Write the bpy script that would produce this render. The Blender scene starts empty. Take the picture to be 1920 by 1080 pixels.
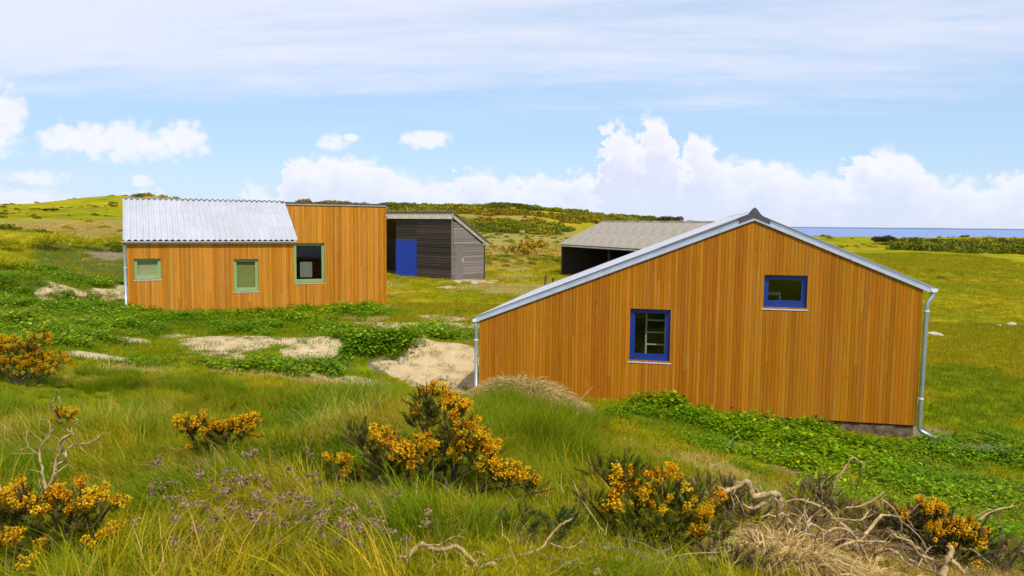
import bpy, math, random
import numpy as np
from mathutils import Vector, Matrix

random.seed(7)
RNG = np.random.default_rng(11)
scene = bpy.context.scene
COL = scene.collection

# ------------------------------------------------------------------ camera
FPX, ROLL, YH = 1450.0, math.radians(0.6), 419.0        # focal length in photo pixels, roll, horizon row
PITCH = math.atan((540 - YH) / FPX)
EYE = np.array([0.0, 0.0, 3.5])
cam = bpy.data.cameras.new('camera'); cam_o = bpy.data.objects.new('camera', cam); COL.objects.link(cam_o)
cam.sensor_width = 36; cam.lens = 36 * FPX / 1920; cam.clip_start = 0.1; cam.clip_end = 80000
cam_o.location = EYE
cam_o.rotation_euler = (Matrix.Rotation(math.pi / 2 - PITCH, 3, 'X') @ Matrix.Rotation(ROLL, 3, 'Z')).to_euler()
scene.camera = cam_o
_F = np.array([0, math.cos(PITCH), -math.sin(PITCH)]); _R = np.array([1.0, 0, 0]); _U = np.cross(_R, _F)
def ray(px, py):
    u, v = px - 960, 540 - py
    c, s = math.cos(ROLL), math.sin(ROLL)
    d = _F * FPX + _R * (u * c - v * s) + _U * (u * s + v * c)
    return d / d[1]
def at(px, py, Y):
    return EYE + ray(px, py) * Y
def azel(px, py):
    d = ray(px, py); d = d / np.linalg.norm(d)
    return math.atan2(d[0], d[1]), math.asin(d[2])

# ------------------------------------------------------------------ world, sun, exposure
SUN_AZ, SUN_EL = math.radians(161), math.radians(52)     # clockwise from +Y: behind the camera
sun_dir = Vector((math.sin(SUN_AZ) * math.cos(SUN_EL), math.cos(SUN_AZ) * math.cos(SUN_EL), math.sin(SUN_EL)))
world = bpy.data.worlds.new('World'); scene.world = world; world.use_nodes = True
def build_world():
    nt = world.node_tree; N, L = nt.nodes, nt.links
    N.clear()
    def m(op, a, b=None, c=None, clamp=False):
        n = N.new('ShaderNodeMath'); n.operation = op; n.use_clamp = clamp
        for i, v in enumerate((a, b, c)):
            if v is None: continue
            if isinstance(v, (int, float)): n.inputs[i].default_value = v
            else: L.new(v, n.inputs[i])
        return n.outputs[0]
    def sstep(v, lo, hi):
        n = N.new('ShaderNodeMapRange'); n.interpolation_type = 'SMOOTHSTEP'
        L.new(v, n.inputs[0]); n.inputs[1].default_value = lo; n.inputs[2].default_value = hi
        return n.outputs[0]
    def comb(x, y, z=0.0):
        n = N.new('ShaderNodeCombineXYZ')
        for i, v in enumerate((x, y, z)):
            if isinstance(v, (int, float)): n.inputs[i].default_value = v
            else: L.new(v, n.inputs[i])
        return n.outputs[0]
    def noise(vec, scale, detail=6, rough=0.55, dist=0.0):
        n = N.new('ShaderNodeTexNoise'); n.noise_dimensions = '2D'; L.new(vec, n.inputs['Vector'])
        n.inputs['Scale'].default_value = scale; n.inputs['Detail'].default_value = detail
        n.inputs['Roughness'].default_value = rough; n.inputs['Distortion'].default_value = dist
        return n.outputs[0]
    def mix(f, a, b):
        n = N.new('ShaderNodeMix'); n.data_type = 'RGBA'
        if isinstance(f, (int, float)): n.inputs[0].default_value = f
        else: L.new(f, n.inputs[0])
        for i, v in ((6, a), (7, b)):
            if isinstance(v, tuple): n.inputs[i].default_value = (*v, 1)
            else: L.new(v, n.inputs[i])
        return n.outputs[2]
    tc = N.new('ShaderNodeTexCoord'); sp = N.new('ShaderNodeSeparateXYZ'); L.new(tc.outputs['Generated'], sp.inputs[0])
    x, y, z = sp.outputs
    az = m('ARCTAN2', x, y); el = m('ARCSINE', z)
    sky = N.new('ShaderNodeTexSky'); sky.sky_type = 'NISHITA'; sky.sun_disc = False
    sky.sun_elevation = SUN_EL; sky.sun_rotation = SUN_AZ; sky.altitude = 10
    sky.air_density = 1.0; sky.dust_density = 0.4; sky.ozone_density = 2.0
    tint = N.new('ShaderNodeMix'); tint.data_type = 'RGBA'; tint.blend_type = 'MULTIPLY'; tint.inputs[0].default_value = 1
    L.new(sky.outputs[0], tint.inputs[6]); tint.inputs[7].default_value = (0.90, 1.0, 1.12, 1)
    clear = mix(0.55, tint.outputs[2], (5.9, 8.1, 11.0))
    # high thin veil, drawn out sideways, on a flat layer overhead
    zz = m('ADD', m('MAXIMUM', z, 0.0), 0.10)
    pv = comb(m('ADD', m('MULTIPLY', m('DIVIDE', x, zz), 0.30), m('MULTIPLY', m('DIVIDE', y, zz), 0.12)), m('DIVIDE', y, zz), 0.0)
    v1 = noise(pv, 0.9, 5, 0.6, 0.6); v2 = noise(pv, 3.2, 4, 0.62)
    veil = m('ADD', m('MULTIPLY', v1, 0.66), m('MULTIPLY', v2, 0.34))
    up = sstep(el, 0.105, 0.215)
    veil = sstep(m('ADD', veil, m('MULTIPLY', up, 0.30)), 0.47, 0.88)
    veil = m('MULTIPLY', m('MULTIPLY', veil, 0.80), sstep(el, 0.09, 0.16))
    col = mix(veil, clear, (8.5, 8.6, 9.8))
    # pale air towards the horizon
    low = m('SUBTRACT', 1.0, sstep(el, -0.02, 0.10))
    col = mix(m('MULTIPLY', low, 0.45), col, (7.4, 8.1, 9.6))
    # cumulus: a bank along the horizon, its top height a curve of the bearing
    fc = N.new('ShaderNodeFloatCurve')
    top = [(-120, 300), (-60, 330), (0, 352), (60, 342), (110, 362), (200, 372), (300, 350), (340, 380), (440, 382), (480, 345), (510, 360), (540, 312), (580, 290), (640, 292), (700, 296),
           (760, 325), (830, 338), (870, 318), (905, 312), (940, 335), (1000, 318), (1040, 332), (1090, 316), (1118, 330), (1130, 250), (1160, 226), (1192, 258), (1213, 212),
           (1240, 224), (1266, 240), (1276, 292), (1308, 250), (1334, 268), (1352, 298), (1420, 295), (1500, 316), (1570, 322), (1600, 296), (1660, 278), (1712, 290),
           (1752, 326), (1820, 335), (1870, 332), (1925, 316), (2000, 300), (2100, 330)]
    HALF = math.radians(45)
    cu = fc.mapping.curves[0]
    pts = []
    for px, py in top:
        a, e = azel(px, py); pts.append(((a + HALF) / (2 * HALF), e / 0.2))
    cu.points[0].location = (0.0, 0.4); cu.points[1].location = (1.0, 0.42)
    for p in pts:
        if 0.01 < p[0] < 0.99: cu.points.new(*p)
    for p in cu.points: p.handle_type = 'AUTO_CLAMPED'
    fc.mapping.update()
    pp = N.new('ShaderNodeMath'); pp.operation = 'PINGPONG'
    cv = comb(az, m('MULTIPLY', el, 1.15), 0.0)
    n1 = noise(cv, 34, 5, 0.58); n2 = noise(cv, 90, 3, 0.6)
    azw = m('ADD', az, m('ADD', m('MULTIPLY', m('SUBTRACT', n1, 0.5), 0.050), m('MULTIPLY', m('SUBTRACT', n2, 0.5), 0.022)))
    L.new(m('DIVIDE', m('ADD', azw, HALF), 2 * HALF), pp.inputs[0]); pp.inputs[1].default_value = 1.0
    L.new(pp.outputs[0], fc.inputs['Value'])
    T = m('MULTIPLY', fc.outputs[0], 0.2)
    vo = N.new('ShaderNodeTexVoronoi'); vo.voronoi_dimensions = '2D'; vo.feature = 'F1'; vo.inputs['Scale'].default_value = 60
    L.new(cv, vo.inputs['Vector'])
    puff = m('ADD', m('ADD', m('MULTIPLY', m('SUBTRACT', n1, 0.5), 0.030), m('MULTIPLY', m('SUBTRACT', n2, 0.5), 0.012)), m('MULTIPLY', m('SUBTRACT', 0.45, vo.outputs['Distance']), 0.012))
    d = m('ADD', m('SUBTRACT', T, el), puff)
    bank = sstep(d, -0.003, 0.0115)
    # single clouds
    field = None
    for px, py, w, h in [(235, 266, 150, 36), (345, 258, 45, 30), (130, 262, 50, 30), (800, 262, 52, 20), (0, 215, 42, 52), (-60, 250, 70, 60), (70, 335, 55, 14), (628, 268, 30, 20), (655, 258, 22, 8), (270, 340, 22, 14),
                         (2250, 250, 120, 30), (-230, 280, 120, 45)]:
        a, e = azel(px, py)
        dx = m('DIVIDE', m('SUBTRACT', az, a), w / FPX); dy = m('DIVIDE', m('SUBTRACT', el, e), h / FPX)
        q = m('SUBTRACT', 1.0, m('ADD', m('MULTIPLY', dx, dx), m('MULTIPLY', dy, dy)))
        field = q if field is None else m('MAXIMUM', field, q)
    sf = m('ADD', m('MAXIMUM', field, -2.0), m('MULTIPLY', puff, 62.0))
    single = m('MULTIPLY', sstep(sf, -0.05, 0.95), 0.92)
    cl = m('MAXIMUM', bank, single)
    # lit tops, lavender undersides
    body = m('ADD', sstep(d, 0.0, 0.075), m('MULTIPLY', m('SUBTRACT', n1, 0.5), 0.9), clamp=True)
    ccol = mix(body, (9.4, 9.3, 10.1), (7.3, 7.6, 9.5))
    fade = m('MULTIPLY', cl, m('ADD', 0.60, m('MULTIPLY', sstep(el, 0.01, 0.085), 0.34)))
    col = mix(fade, col, ccol)
    bg = N.new('ShaderNodeBackground'); bg.inputs[1].default_value = 0.115
    L.new(col, bg.inputs[0])
    out = N.new('ShaderNodeOutputWorld'); L.new(bg.outputs[0], out.inputs[0])
build_world()
world.cycles.sampling_method = 'MANUAL'; world.cycles.sample_map_resolution = 256
sun = bpy.data.lights.new('sun', 'SUN'); sun.energy = 4.5; sun.angle = math.radians(1.5); sun.color = (1.0, 0.95, 0.86)
sun_o = bpy.data.objects.new('sun', sun); COL.objects.link(sun_o)
sun_o.rotation_euler = (-sun_dir).to_track_quat('-Z', 'Y').to_euler(); sun_o.location = (20, -20, 30)
scene.view_settings.view_transform = 'Standard'; scene.view_settings.look = 'None'
scene.view_settings.exposure = -0.14; scene.view_settings.gamma = 1.0
scene.cycles.max_bounces = 4; scene.cycles.diffuse_bounces = 2; scene.cycles.glossy_bounces = 2; scene.cycles.transmission_bounces = 3; scene.cycles.transparent_max_bounces = 6
scene.cycles.use_adaptive_sampling = True; scene.cycles.adaptive_threshold = 0.03
scene.cycles.sample_clamp_indirect = 4.0

# ------------------------------------------------------------------ materials
def mat(name):
    mt = bpy.data.materials.new(name); mt.use_nodes = True
    nt = mt.node_tree; b = nt.nodes['Principled BSDF']
    return mt, nt, nt.nodes, nt.links, b
def ramp(N, stops):
    r = N.new('ShaderNodeValToRGB'); cr = r.color_ramp
    while len(cr.elements) < len(stops): cr.elements.new(0.5)
    for e, (p, c) in zip(cr.elements, stops):
        e.position = p; e.color = (*c, 1)
    return r
def nz(N, L, vec, scale, detail=4, rough=0.55, dist=0.0):
    n = N.new('ShaderNodeTexNoise'); n.inputs['Scale'].default_value = scale; n.inputs['Detail'].default_value = detail
    n.inputs['Roughness'].default_value = rough; n.inputs['Distortion'].default_value = dist
    if vec is not None: L.new(vec, n.inputs['Vector'])
    return n
def mixc(N, L, f, a, b, blend='MIX'):
    n = N.new('ShaderNodeMix'); n.data_type = 'RGBA'; n.blend_type = blend
    if isinstance(f, (int, float)): n.inputs[0].default_value = f
    else: L.new(f, n.inputs[0])
    for i, v in ((6, a), (7, b)):
        if isinstance(v, tuple): n.inputs[i].default_value = (*v, 1)
        else: L.new(v, n.inputs[i])
    return n.outputs[2]
def mth(N, L, op, a, b=0.0, clamp=False):
    n = N.new('ShaderNodeMath'); n.operation = op; n.use_clamp = clamp
    for i, v in enumerate((a, b)):
        if isinstance(v, (int, float)): n.inputs[i].default_value = v
        else: L.new(v, n.inputs[i])
    return n.outputs[0]
def mapping(N, L, vec, sc):
    n = N.new('ShaderNodeMapping'); n.inputs['Scale'].default_value = sc; L.new(vec, n.inputs['Vector']); return n.outputs[0]
def bump(N, L, h, b, strength=0.3, dist=0.02):
    n = N.new('ShaderNodeBump'); n.inputs['Strength'].default_value = strength; n.inputs['Distance'].default_value = dist
    L.new(h, n.inputs['Height']); L.new(n.outputs[0], b.inputs['Normal'])

def simple(name, base, rough=0.6, var=0.15, scale=8, metallic=0.0, bstr=0.1):
    mt, nt, N, L, b = mat(name)
    tc = N.new('ShaderNodeTexCoord'); n = nz(N, L, tc.outputs['Object'], scale, 5, 0.6)
    r = ramp(N, [(0.3, tuple(c * (1 - var) for c in base)), (0.7, tuple(min(1, c * (1 + var)) for c in base))])
    L.new(n.outputs[0], r.inputs[0]); L.new(r.outputs[0], b.inputs['Base Color'])
    b.inputs['Roughness'].default_value = rough; b.inputs['Metallic'].default_value = metallic
    if bstr: bump(N, L, n.outputs[0], b, bstr)
    return mt

def wood(name, stops, grey, along='Z', rough=0.55):
    """boards: one tone per board (object random), grain along the board, knots, grey weathering on some"""
    mt, nt, N, L, b = mat(name)
    tc = N.new('ShaderNodeTexCoord'); oi = N.new('ShaderNodeObjectInfo')
    r = ramp(N, stops); L.new(oi.outputs['Random'], r.inputs[0])
    off = N.new('ShaderNodeVectorMath'); off.operation = 'ADD'
    cx = N.new('ShaderNodeCombineXYZ'); L.new(mth(N, L, 'MULTIPLY', oi.outputs['Random'], 37.0), cx.inputs[0]); L.new(mth(N, L, 'MULTIPLY', oi.outputs['Random'], 91.0), cx.inputs[2])
    L.new(tc.outputs['Object'], off.inputs[0]); L.new(cx.outputs[0], off.inputs[1])
    sc = (60, 60, 1.6) if along == 'Z' else (1.6, 60, 60)
    g = nz(N, L, mapping(N, L, off.outputs[0], sc), 1.0, 5, 0.6, 0.4)
    gr = ramp(N, [(0.30, (0.62, 0.58, 0.52)), (0.62, (1.12, 1.08, 1.0))]); L.new(g.outputs[0], gr.inputs[0])
    c = mixc(N, L, 0.55, r.outputs[0], gr.outputs[0], 'MULTIPLY')
    sc2 = (9, 9, 1.1) if along == 'Z' else (1.1, 9, 9)
    g2 = nz(N, L, mapping(N, L, off.outputs[0], sc2), 1.0, 3, 0.5)
    w = ramp(N, [(0.55, (0, 0, 0)), (0.78, (1, 1, 1))]); L.new(g2.outputs[0], w.inputs[0])
    c = mixc(N, L, mth(N, L, 'MULTIPLY', w.outputs[0], 0.40), c, grey)
    vo = N.new('ShaderNodeTexVoronoi'); vo.inputs['Scale'].default_value = 1.0
    L.new(mapping(N, L, off.outputs[0], (16, 16, 3.2) if along == 'Z' else (3.2, 16, 16)), vo.inputs['Vector'])
    k = ramp(N, [(0.06, (1, 1, 1)), (0.16, (0, 0, 0))]); L.new(vo.outputs['Distance'], k.inputs[0])
    c = mixc(N, L, mth(N, L, 'MULTIPLY', k.outputs[0], 0.55), c, tuple(s * 0.35 for s in stops[0][1]))
    c = mixc(N, L, 1.0, c, oi.outputs['Color'], 'MULTIPLY')
    L.new(c, b.inputs['Base Color']); b.inputs['Roughness'].default_value = rough
    b.inputs['Specular IOR Level'].default_value = 0.15
    bump(N, L, g.outputs[0], b, 0.25, 0.004)
    return mt

def plant(name, transl=0.3, rough=0.6, vary=0.25, patch=None):
    """leaves and blades: colour from the mesh, varied per plant and by broad patches on the ground"""
    mt, nt, N, L, b = mat(name)
    at_ = N.new('ShaderNodeAttribute'); at_.attribute_name = 'tone'
    oi = N.new('ShaderNodeObjectInfo')
    r = ramp(N, [(0.0, (1 - vary, 1 - vary * 0.8, 1 - vary)), (1.0, (1 + vary, 1 + vary * 0.7, 1 + vary * 0.4))]); L.new(oi.outputs['Random'], r.inputs[0])
    c = mixc(N, L, 1.0, at_.outputs['Color'], r.outputs[0], 'MULTIPLY')
    if patch:
        ge = N.new('ShaderNodeNewGeometry'); n = nz(N, L, ge.outputs['Position'], patch[0], 3, 0.5)
        pr = ramp(N, [(0.35, patch[1]), (0.65, patch[2])]); L.new(n.outputs[0], pr.inputs[0])
        c = mixc(N, L, 1.0, c, pr.outputs[0], 'MULTIPLY')
    L.new(c, b.inputs['Base Color']); b.inputs['Roughness'].default_value = rough
    b.inputs['Specular IOR Level'].default_value = 0.08
    tr = N.new('ShaderNodeBsdfTranslucent'); L.new(c, tr.inputs[0])
    mx = N.new('ShaderNodeMixShader'); mx.inputs[0].default_value = transl
    L.new(b.outputs[0], mx.inputs[1]); L.new(tr.outputs[0], mx.inputs[2])
    L.new(mx.outputs[0], N['Material Output'].inputs[0])
    return mt

def glass():
    mt, nt, N, L, b = mat('window_glass')
    t = N.new('ShaderNodeBsdfTransparent'); t.inputs[0].default_value = (0.80, 0.85, 0.86, 1)
    g = N.new('ShaderNodeBsdfGlossy'); g.inputs['Roughness'].default_value = 0.02; g.inputs[0].default_value = (0.9, 0.93, 1, 1)
    lw = N.new('ShaderNodeFresnel'); ge = N.new('ShaderNodeNewGeometry'); L.new(mth(N, L, 'SUBTRACT', 1.5, mth(N, L, 'MULTIPLY', ge.outputs['Backfacing'], 1.5 - 1 / 1.5)), lw.inputs[0])
    mx = N.new('ShaderNodeMixShader'); L.new(lw.outputs[0], mx.inputs[0]); L.new(t.outputs[0], mx.inputs[1]); L.new(g.outputs[0], mx.inputs[2])
    L.new(mx.outputs[0], N['Material Output'].inputs[0])
    return mt

M = {}
M['larch'] = wood('oiled_larch_boards', [(0.0, (0.325, 0.110, 0.003)), (0.3, (0.360, 0.132, 0.003)), (0.6, (0.385, 0.148, 0.004)), (0.85, (0.41, 0.165, 0.007)), (1.0, (0.345, 0.135, 0.012))], (0.36, 0.185, 0.05))
M['larch_light'] = wood('honey_larch_boards', [(0.0, (0.40, 0.145, 0.005)), (0.35, (0.48, 0.200, 0.016)), (0.7, (0.53, 0.238, 0.030)), (1.0, (0.43, 0.162, 0.007))], (0.56, 0.29, 0.09))
M['dark_wood'] = wood('dark_planks', [(0.0, (0.035, 0.028, 0.024)), (0.5, (0.055, 0.043, 0.037)), (1.0, (0.075, 0.060, 0.052))], (0.085, 0.07, 0.062), along='X', rough=0.8)  # very dark brown wood of the barn front, shed walls and posts
M['greyplank'] = wood('weathered_planks', [(0.0, (0.16, 0.14, 0.13)), (0.5, (0.21, 0.185, 0.17)), (1.0, (0.26, 0.235, 0.22))], (0.30, 0.28, 0.27), along='X', rough=0.85)
M['post'] = wood('old_posts', [(0.0, (0.09, 0.07, 0.055)), (1.0, (0.15, 0.12, 0.10))], (0.2, 0.18, 0.16), rough=0.85)
M['membrane'] = simple('dark_wall_lining', (0.05, 0.032, 0.014), 0.9)
M['inside'] = simple('room_lining', (0.10, 0.085, 0.07), 0.9)
M['blue'] = simple('blue_paint', (0.006, 0.030, 0.24), 0.42, 0.08, 6, bstr=0.02)
M['blue_door'] = simple('blue_door_paint', (0.004, 0.035, 0.36), 0.6, 0.08, 3, bstr=0.02)
M['green'] = simple('sage_green_paint', (0.23, 0.40, 0.15), 0.45, 0.08, 6, bstr=0.02)
M['zinc'] = simple('zinc_sheet', (0.66, 0.70, 0.79), 0.5, 0.08, 5, 0.05, 0.03)
M['verge'] = simple('verge_zinc', (0.42, 0.48, 0.60), 0.5, 0.12, 3, 0.1, 0.04)
M['pipe'] = simple('zinc_pipe', (0.31, 0.37, 0.37), 0.38, 0.10, 6, 0.5, 0.03)
M['concrete'] = simple('plinth_concrete', (0.11, 0.078, 0.052), 0.95, 0.75, 7, bstr=0.9)
M['ridge'] = simple('dark_ridge_cement', (0.06, 0.06, 0.065), 0.7, 0.3, 12)
M['cement_white'] = simple('new_fibre_cement', (0.43, 0.44, 0.475), 0.8, 0.09, 2.2, bstr=0.06)
def streaked(name, base):
    mt, nt, N, L, b = mat(name)
    tc = N.new('ShaderNodeTexCoord'); oi = N.new('ShaderNodeObjectInfo'); off = N.new('ShaderNodeVectorMath'); off.operation = 'ADD'; cx = N.new('ShaderNodeCombineXYZ'); L.new(mth(N, L, 'MULTIPLY', oi.outputs['Random'], 50.0), cx.inputs[0])
    L.new(tc.outputs['Object'], off.inputs[0]); L.new(cx.outputs[0], off.inputs[1])
    n = nz(N, L, mapping(N, L, off.outputs[0], (14, 1.2, 5)), 1.0, 5, 0.65, 0.4); n2 = nz(N, L, off.outputs[0], 1.7, 4, 0.6)
    r = ramp(N, [(0.30, tuple(c * 0.88 for c in base)), (0.55, base), (0.75, tuple(c * 1.08 for c in base))]); L.new(n.outputs[0], r.inputs[0])
    r2 = ramp(N, [(0.3, (0.95, 0.95, 0.95)), (0.7, (1.03, 1.03, 1.04))]); L.new(n2.outputs[0], r2.inputs[0])
    c = mixc(N, L, 1.0, r.outputs[0], r2.outputs[0], 'MULTIPLY')
    tn = ramp(N, [(0.0, (0.96, 0.96, 0.95)), (1.0, (1.05, 1.05, 1.06))]); L.new(oi.outputs['Random'], tn.inputs[0]); c = mixc(N, L, 1.0, c, tn.outputs[0], 'MULTIPLY')
    L.new(c, b.inputs['Base Color']); b.inputs['Roughness'].default_value = 0.85; b.inputs['Specular IOR Level'].default_value = 0.2; bump(N, L, n.outputs[0], b, 0.08)
    return mt
M['cement_white'] = streaked('new_fibre_cement_sheet', (0.44, 0.45, 0.49))
M['glass'] = glass()
M['blind'] = simple('buff_blind', (0.72, 0.60, 0.28), 0.8, 0.12, 5)
M['blind_green'] = simple('olive_blind', (0.42, 0.37, 0.09), 0.8, 0.15, 5)
M['paper'] = simple('pale_board', (0.36, 0.34, 0.26), 0.8, 0.08, 5)
M['ladder'] = simple('ladder_metal', (0.62, 0.60, 0.46), 0.4, 0.08, 5)
M['stone'] = simple('pale_stone', (0.42, 0.37, 0.28), 0.9, 0.3, 9, bstr=0.5)
def old_roof(name, base, lichen):
    mt, nt, N, L, b = mat(name)
    tc = N.new('ShaderNodeTexCoord'); n = nz(N, L, tc.outputs['Object'], 2.4, 6, 0.65)
    r = ramp(N, [(0.3, tuple(c * 0.72 for c in base)), (0.7, tuple(c * 1.18 for c in base))]); L.new(n.outputs[0], r.inputs[0])
    n2 = nz(N, L, tc.outputs['Object'], 6, 6, 0.7); r2 = ramp(N, [(0.56, (0, 0, 0)), (0.68, (1, 1, 1))]); L.new(n2.outputs[0], r2.inputs[0])
    c = mixc(N, L, mth(N, L, 'MULTIPLY', r2.outputs[0], 0.6), r.outputs[0], lichen)
    L.new(c, b.inputs['Base Color']); b.inputs['Roughness'].default_value = 0.9; bump(N, L, n2.outputs[0], b, 0.2)
    return mt
M['cement_old'] = old_roof('old_fibre_cement', (0.27, 0.24, 0.20), (0.36, 0.31, 0.17))
M['cement_lichen'] = old_roof('lichened_fibre_cement', (0.36, 0.34, 0.26), (0.46, 0.40, 0.18))
def bark(name, a, bcol):
    mt, nt, N, L, b = mat(name)
    tc = N.new('ShaderNodeTexCoord'); n = nz(N, L, mapping(N, L, tc.outputs['Object'], (30, 30, 8)), 1.0, 6, 0.65, 0.5)
    r = ramp(N, [(0.3, a), (0.62, bcol)]); L.new(n.outputs[0], r.inputs[0]); L.new(r.outputs[0], b.inputs['Base Color'])
    b.inputs['Roughness'].default_value = 0.85; bump(N, L, n.outputs[0], b, 0.6, 0.01)
    return mt
M['deadwood'] = bark('bleached_deadwood', (0.17, 0.105, 0.04), (0.50, 0.36, 0.165))
M['deadbrown'] = bark('brown_deadwood', (0.07, 0.045, 0.025), (0.22, 0.15, 0.09))
M['twig'] = bark('gorse_wood', (0.035, 0.025, 0.015), (0.10, 0.07, 0.04))
M['grass'] = plant('long_grass_blades', 0.35, 0.55, 0.22, (0.55, (0.88, 1.02, 0.9), (1.18, 1.0, 1.0)))
M['tussock'] = plant('tussock_blades', 0.35, 0.55, 0.18)
M['turf'] = plant('short_turf_blades', 0.3, 0.6, 0.22, (0.12, (0.92, 1.0, 0.9), (1.20, 1.05, 1.0)))
M['nettle'] = plant('broad_green_leaves', 0.35, 0.6, 0.30, (0.5, (0.8, 0.92, 0.8), (1.3, 1.08, 1.0)))
M['gorse'] = plant('gorse_spines', 0.1, 0.65, 0.15)
M['blossom'] = plant('gorse_blossom', 0.4, 0.6, 0.08)
M['straw'] = plant('dry_straw', 0.35, 0.7, 0.15)
M['seed'] = plant('dry_seed_heads', 0.1, 0.8, 0.2)

# ------------------------------------------------------------------ mesh helpers
class MB:
    def __init__(s): s.v, s.f = [], []
    def add(s, v, f):
        o = len(s.v); s.v += [tuple(p) for p in v]; s.f += [tuple(i + o for i in q) for q in f]; return s
    def box(s, x0, x1, y0, y1, z0, z1):
        return s.add([(x0, y0, z0), (x1, y0, z0), (x1, y1, z0), (x0, y1, z0), (x0, y0, z1), (x1, y0, z1), (x1, y1, z1), (x0, y1, z1)],
                     [(0, 3, 2, 1), (4, 5, 6, 7), (0, 1, 5, 4), (1, 2, 6, 5), (2, 3, 7, 6), (3, 0, 4, 7)])
    def prism(s, poly, y0, y1):
        """poly in x,z, counter-clockwise seen from -y"""
        n = len(poly)
        v = [(x, y0, z) for x, z in poly] + [(x, y1, z) for x, z in poly]
        f = [tuple(range(n)), tuple(range(2 * n - 1, n - 1, -1))]
        f += [(i, i + n, (i + 1) % n + n, (i + 1) % n) for i in range(n)]
        return s.add(v, f)
    def tube(s, pts, rad, k=8, cap=True):
        pts = [Vector(p) for p in pts]; n = len(pts); v, f = [], []
        for i, p in enumerate(pts):
            t = (pts[min(i + 1, n - 1)] - pts[max(i - 1, 0)]).normalized()
            a = t.cross(Vector((0.31, 0.9, 0.3))).normalized(); b = t.cross(a).normalized()
            r = rad[i] if hasattr(rad, '__len__') else rad
            for j in range(k):
                an = 2 * math.pi * j / k
                v.append(p + a * (r * math.cos(an)) + b * (r * math.sin(an)))
        for i in range(n - 1):
            for j in range(k):
                f.append((i * k + j, i * k + (j + 1) % k, (i + 1) * k + (j + 1) % k, (i + 1) * k + j))
        if cap:
            f.append(tuple(range(k))); f.append(tuple(range(n * k - 1, (n - 1) * k - 1, -1)))
        return s.add(v, f)
    def mesh(s, name, material, smooth=False):
        me = bpy.data.meshes.new(name); me.from_pydata(s.v, [], s.f); me.update()
        me.materials.append(M[material])
        if smooth: me.shade_smooth()
        return me
    def build(s, name, material, parent=None, smooth=False, loc=None):
        return link(name, s.mesh(name, material, smooth), parent, loc)
def link(name, me, parent=None, loc=None):
    o = bpy.data.objects.new(name, me); COL.objects.link(o)
    if parent is not None: o.parent = parent
    if loc is not None: o.location = loc
    return o
def tag(o, label=None, cat=None, group=None, kind=None):
    if label: o['label'] = label
    if cat: o['category'] = cat
    if group: o['group'] = group
    if kind: o['kind'] = kind
    return o
def empty(name, loc, rz=0.0):
    o = bpy.data.objects.new(name, None); COL.objects.link(o); o.location = loc; o.rotation_euler = (0, 0, rz); o.empty_display_size = 0.3
    return o
def npmesh(name, V, F, material, tone=None):
    """V (n,3), F (m,3 or 4) arrays"""
    me = bpy.data.meshes.new(name); k = F.shape[1]
    me.vertices.add(len(V)); me.vertices.foreach_set('co', np.ascontiguousarray(V, np.float32).ravel())
    me.loops.add(F.size); me.loops.foreach_set('vertex_index', np.ascontiguousarray(F, np.int32).ravel())
    me.polygons.add(len(F)); me.polygons.foreach_set('loop_start', np.arange(0, F.size, k, dtype=np.int32))
    me.update(calc_edges=True)
    if tone is not None:
        a = me.color_attributes.new('tone', 'FLOAT_COLOR', 'POINT')
        c = np.ones((len(V), 4), np.float32); c[:, :3] = tone
        a.data.foreach_set('color', c.ravel())
    if material: me.materials.append(M[material])
    return me

# ------------------------------------------------------------------ terrain
def _hash(ix, iy, seed):
    h = (ix.astype(np.int64) * 374761393 + iy.astype(np.int64) * 668265263 + seed * 1442695041) & 0x7fffffff
    h = ((h ^ (h >> 13)) * 1274126177) & 0x7fffffff
    return ((h ^ (h >> 16)) & 0xffff) / 65535.0
def vnoise(x, y, seed=0):
    ix, iy = np.floor(x), np.floor(y); fx, fy = x - ix, y - iy
    fx = fx * fx * (3 - 2 * fx); fy = fy * fy * (3 - 2 * fy)
    a = _hash(ix, iy, seed); b = _hash(ix + 1, iy, seed); c = _hash(ix, iy + 1, seed); d = _hash(ix + 1, iy + 1, seed)
    return (a * (1 - fx) + b * fx) * (1 - fy) + (c * (1 - fx) + d * fx) * fy - 0.5
def fbm(x, y, oct=4, seed=0):
    s = 0; amp = 1.0
    for i in range(oct):
        s = s + amp * vnoise(x * 2 ** i + 17.3 * i, y * 2 ** i - 9.1 * i, seed + i); amp *= 0.5
    return s
TU = np.array([-1.05, -0.662, -0.497, -0.331, -0.166, 0.0, 0.166, 0.331, 0.497, 0.662, 1.05])
TY = np.array([2, 4, 6, 8, 10, 12, 14, 16, 18, 20, 25, 30, 40, 60, 90, 130, 180, 260, 420.0])
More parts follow.
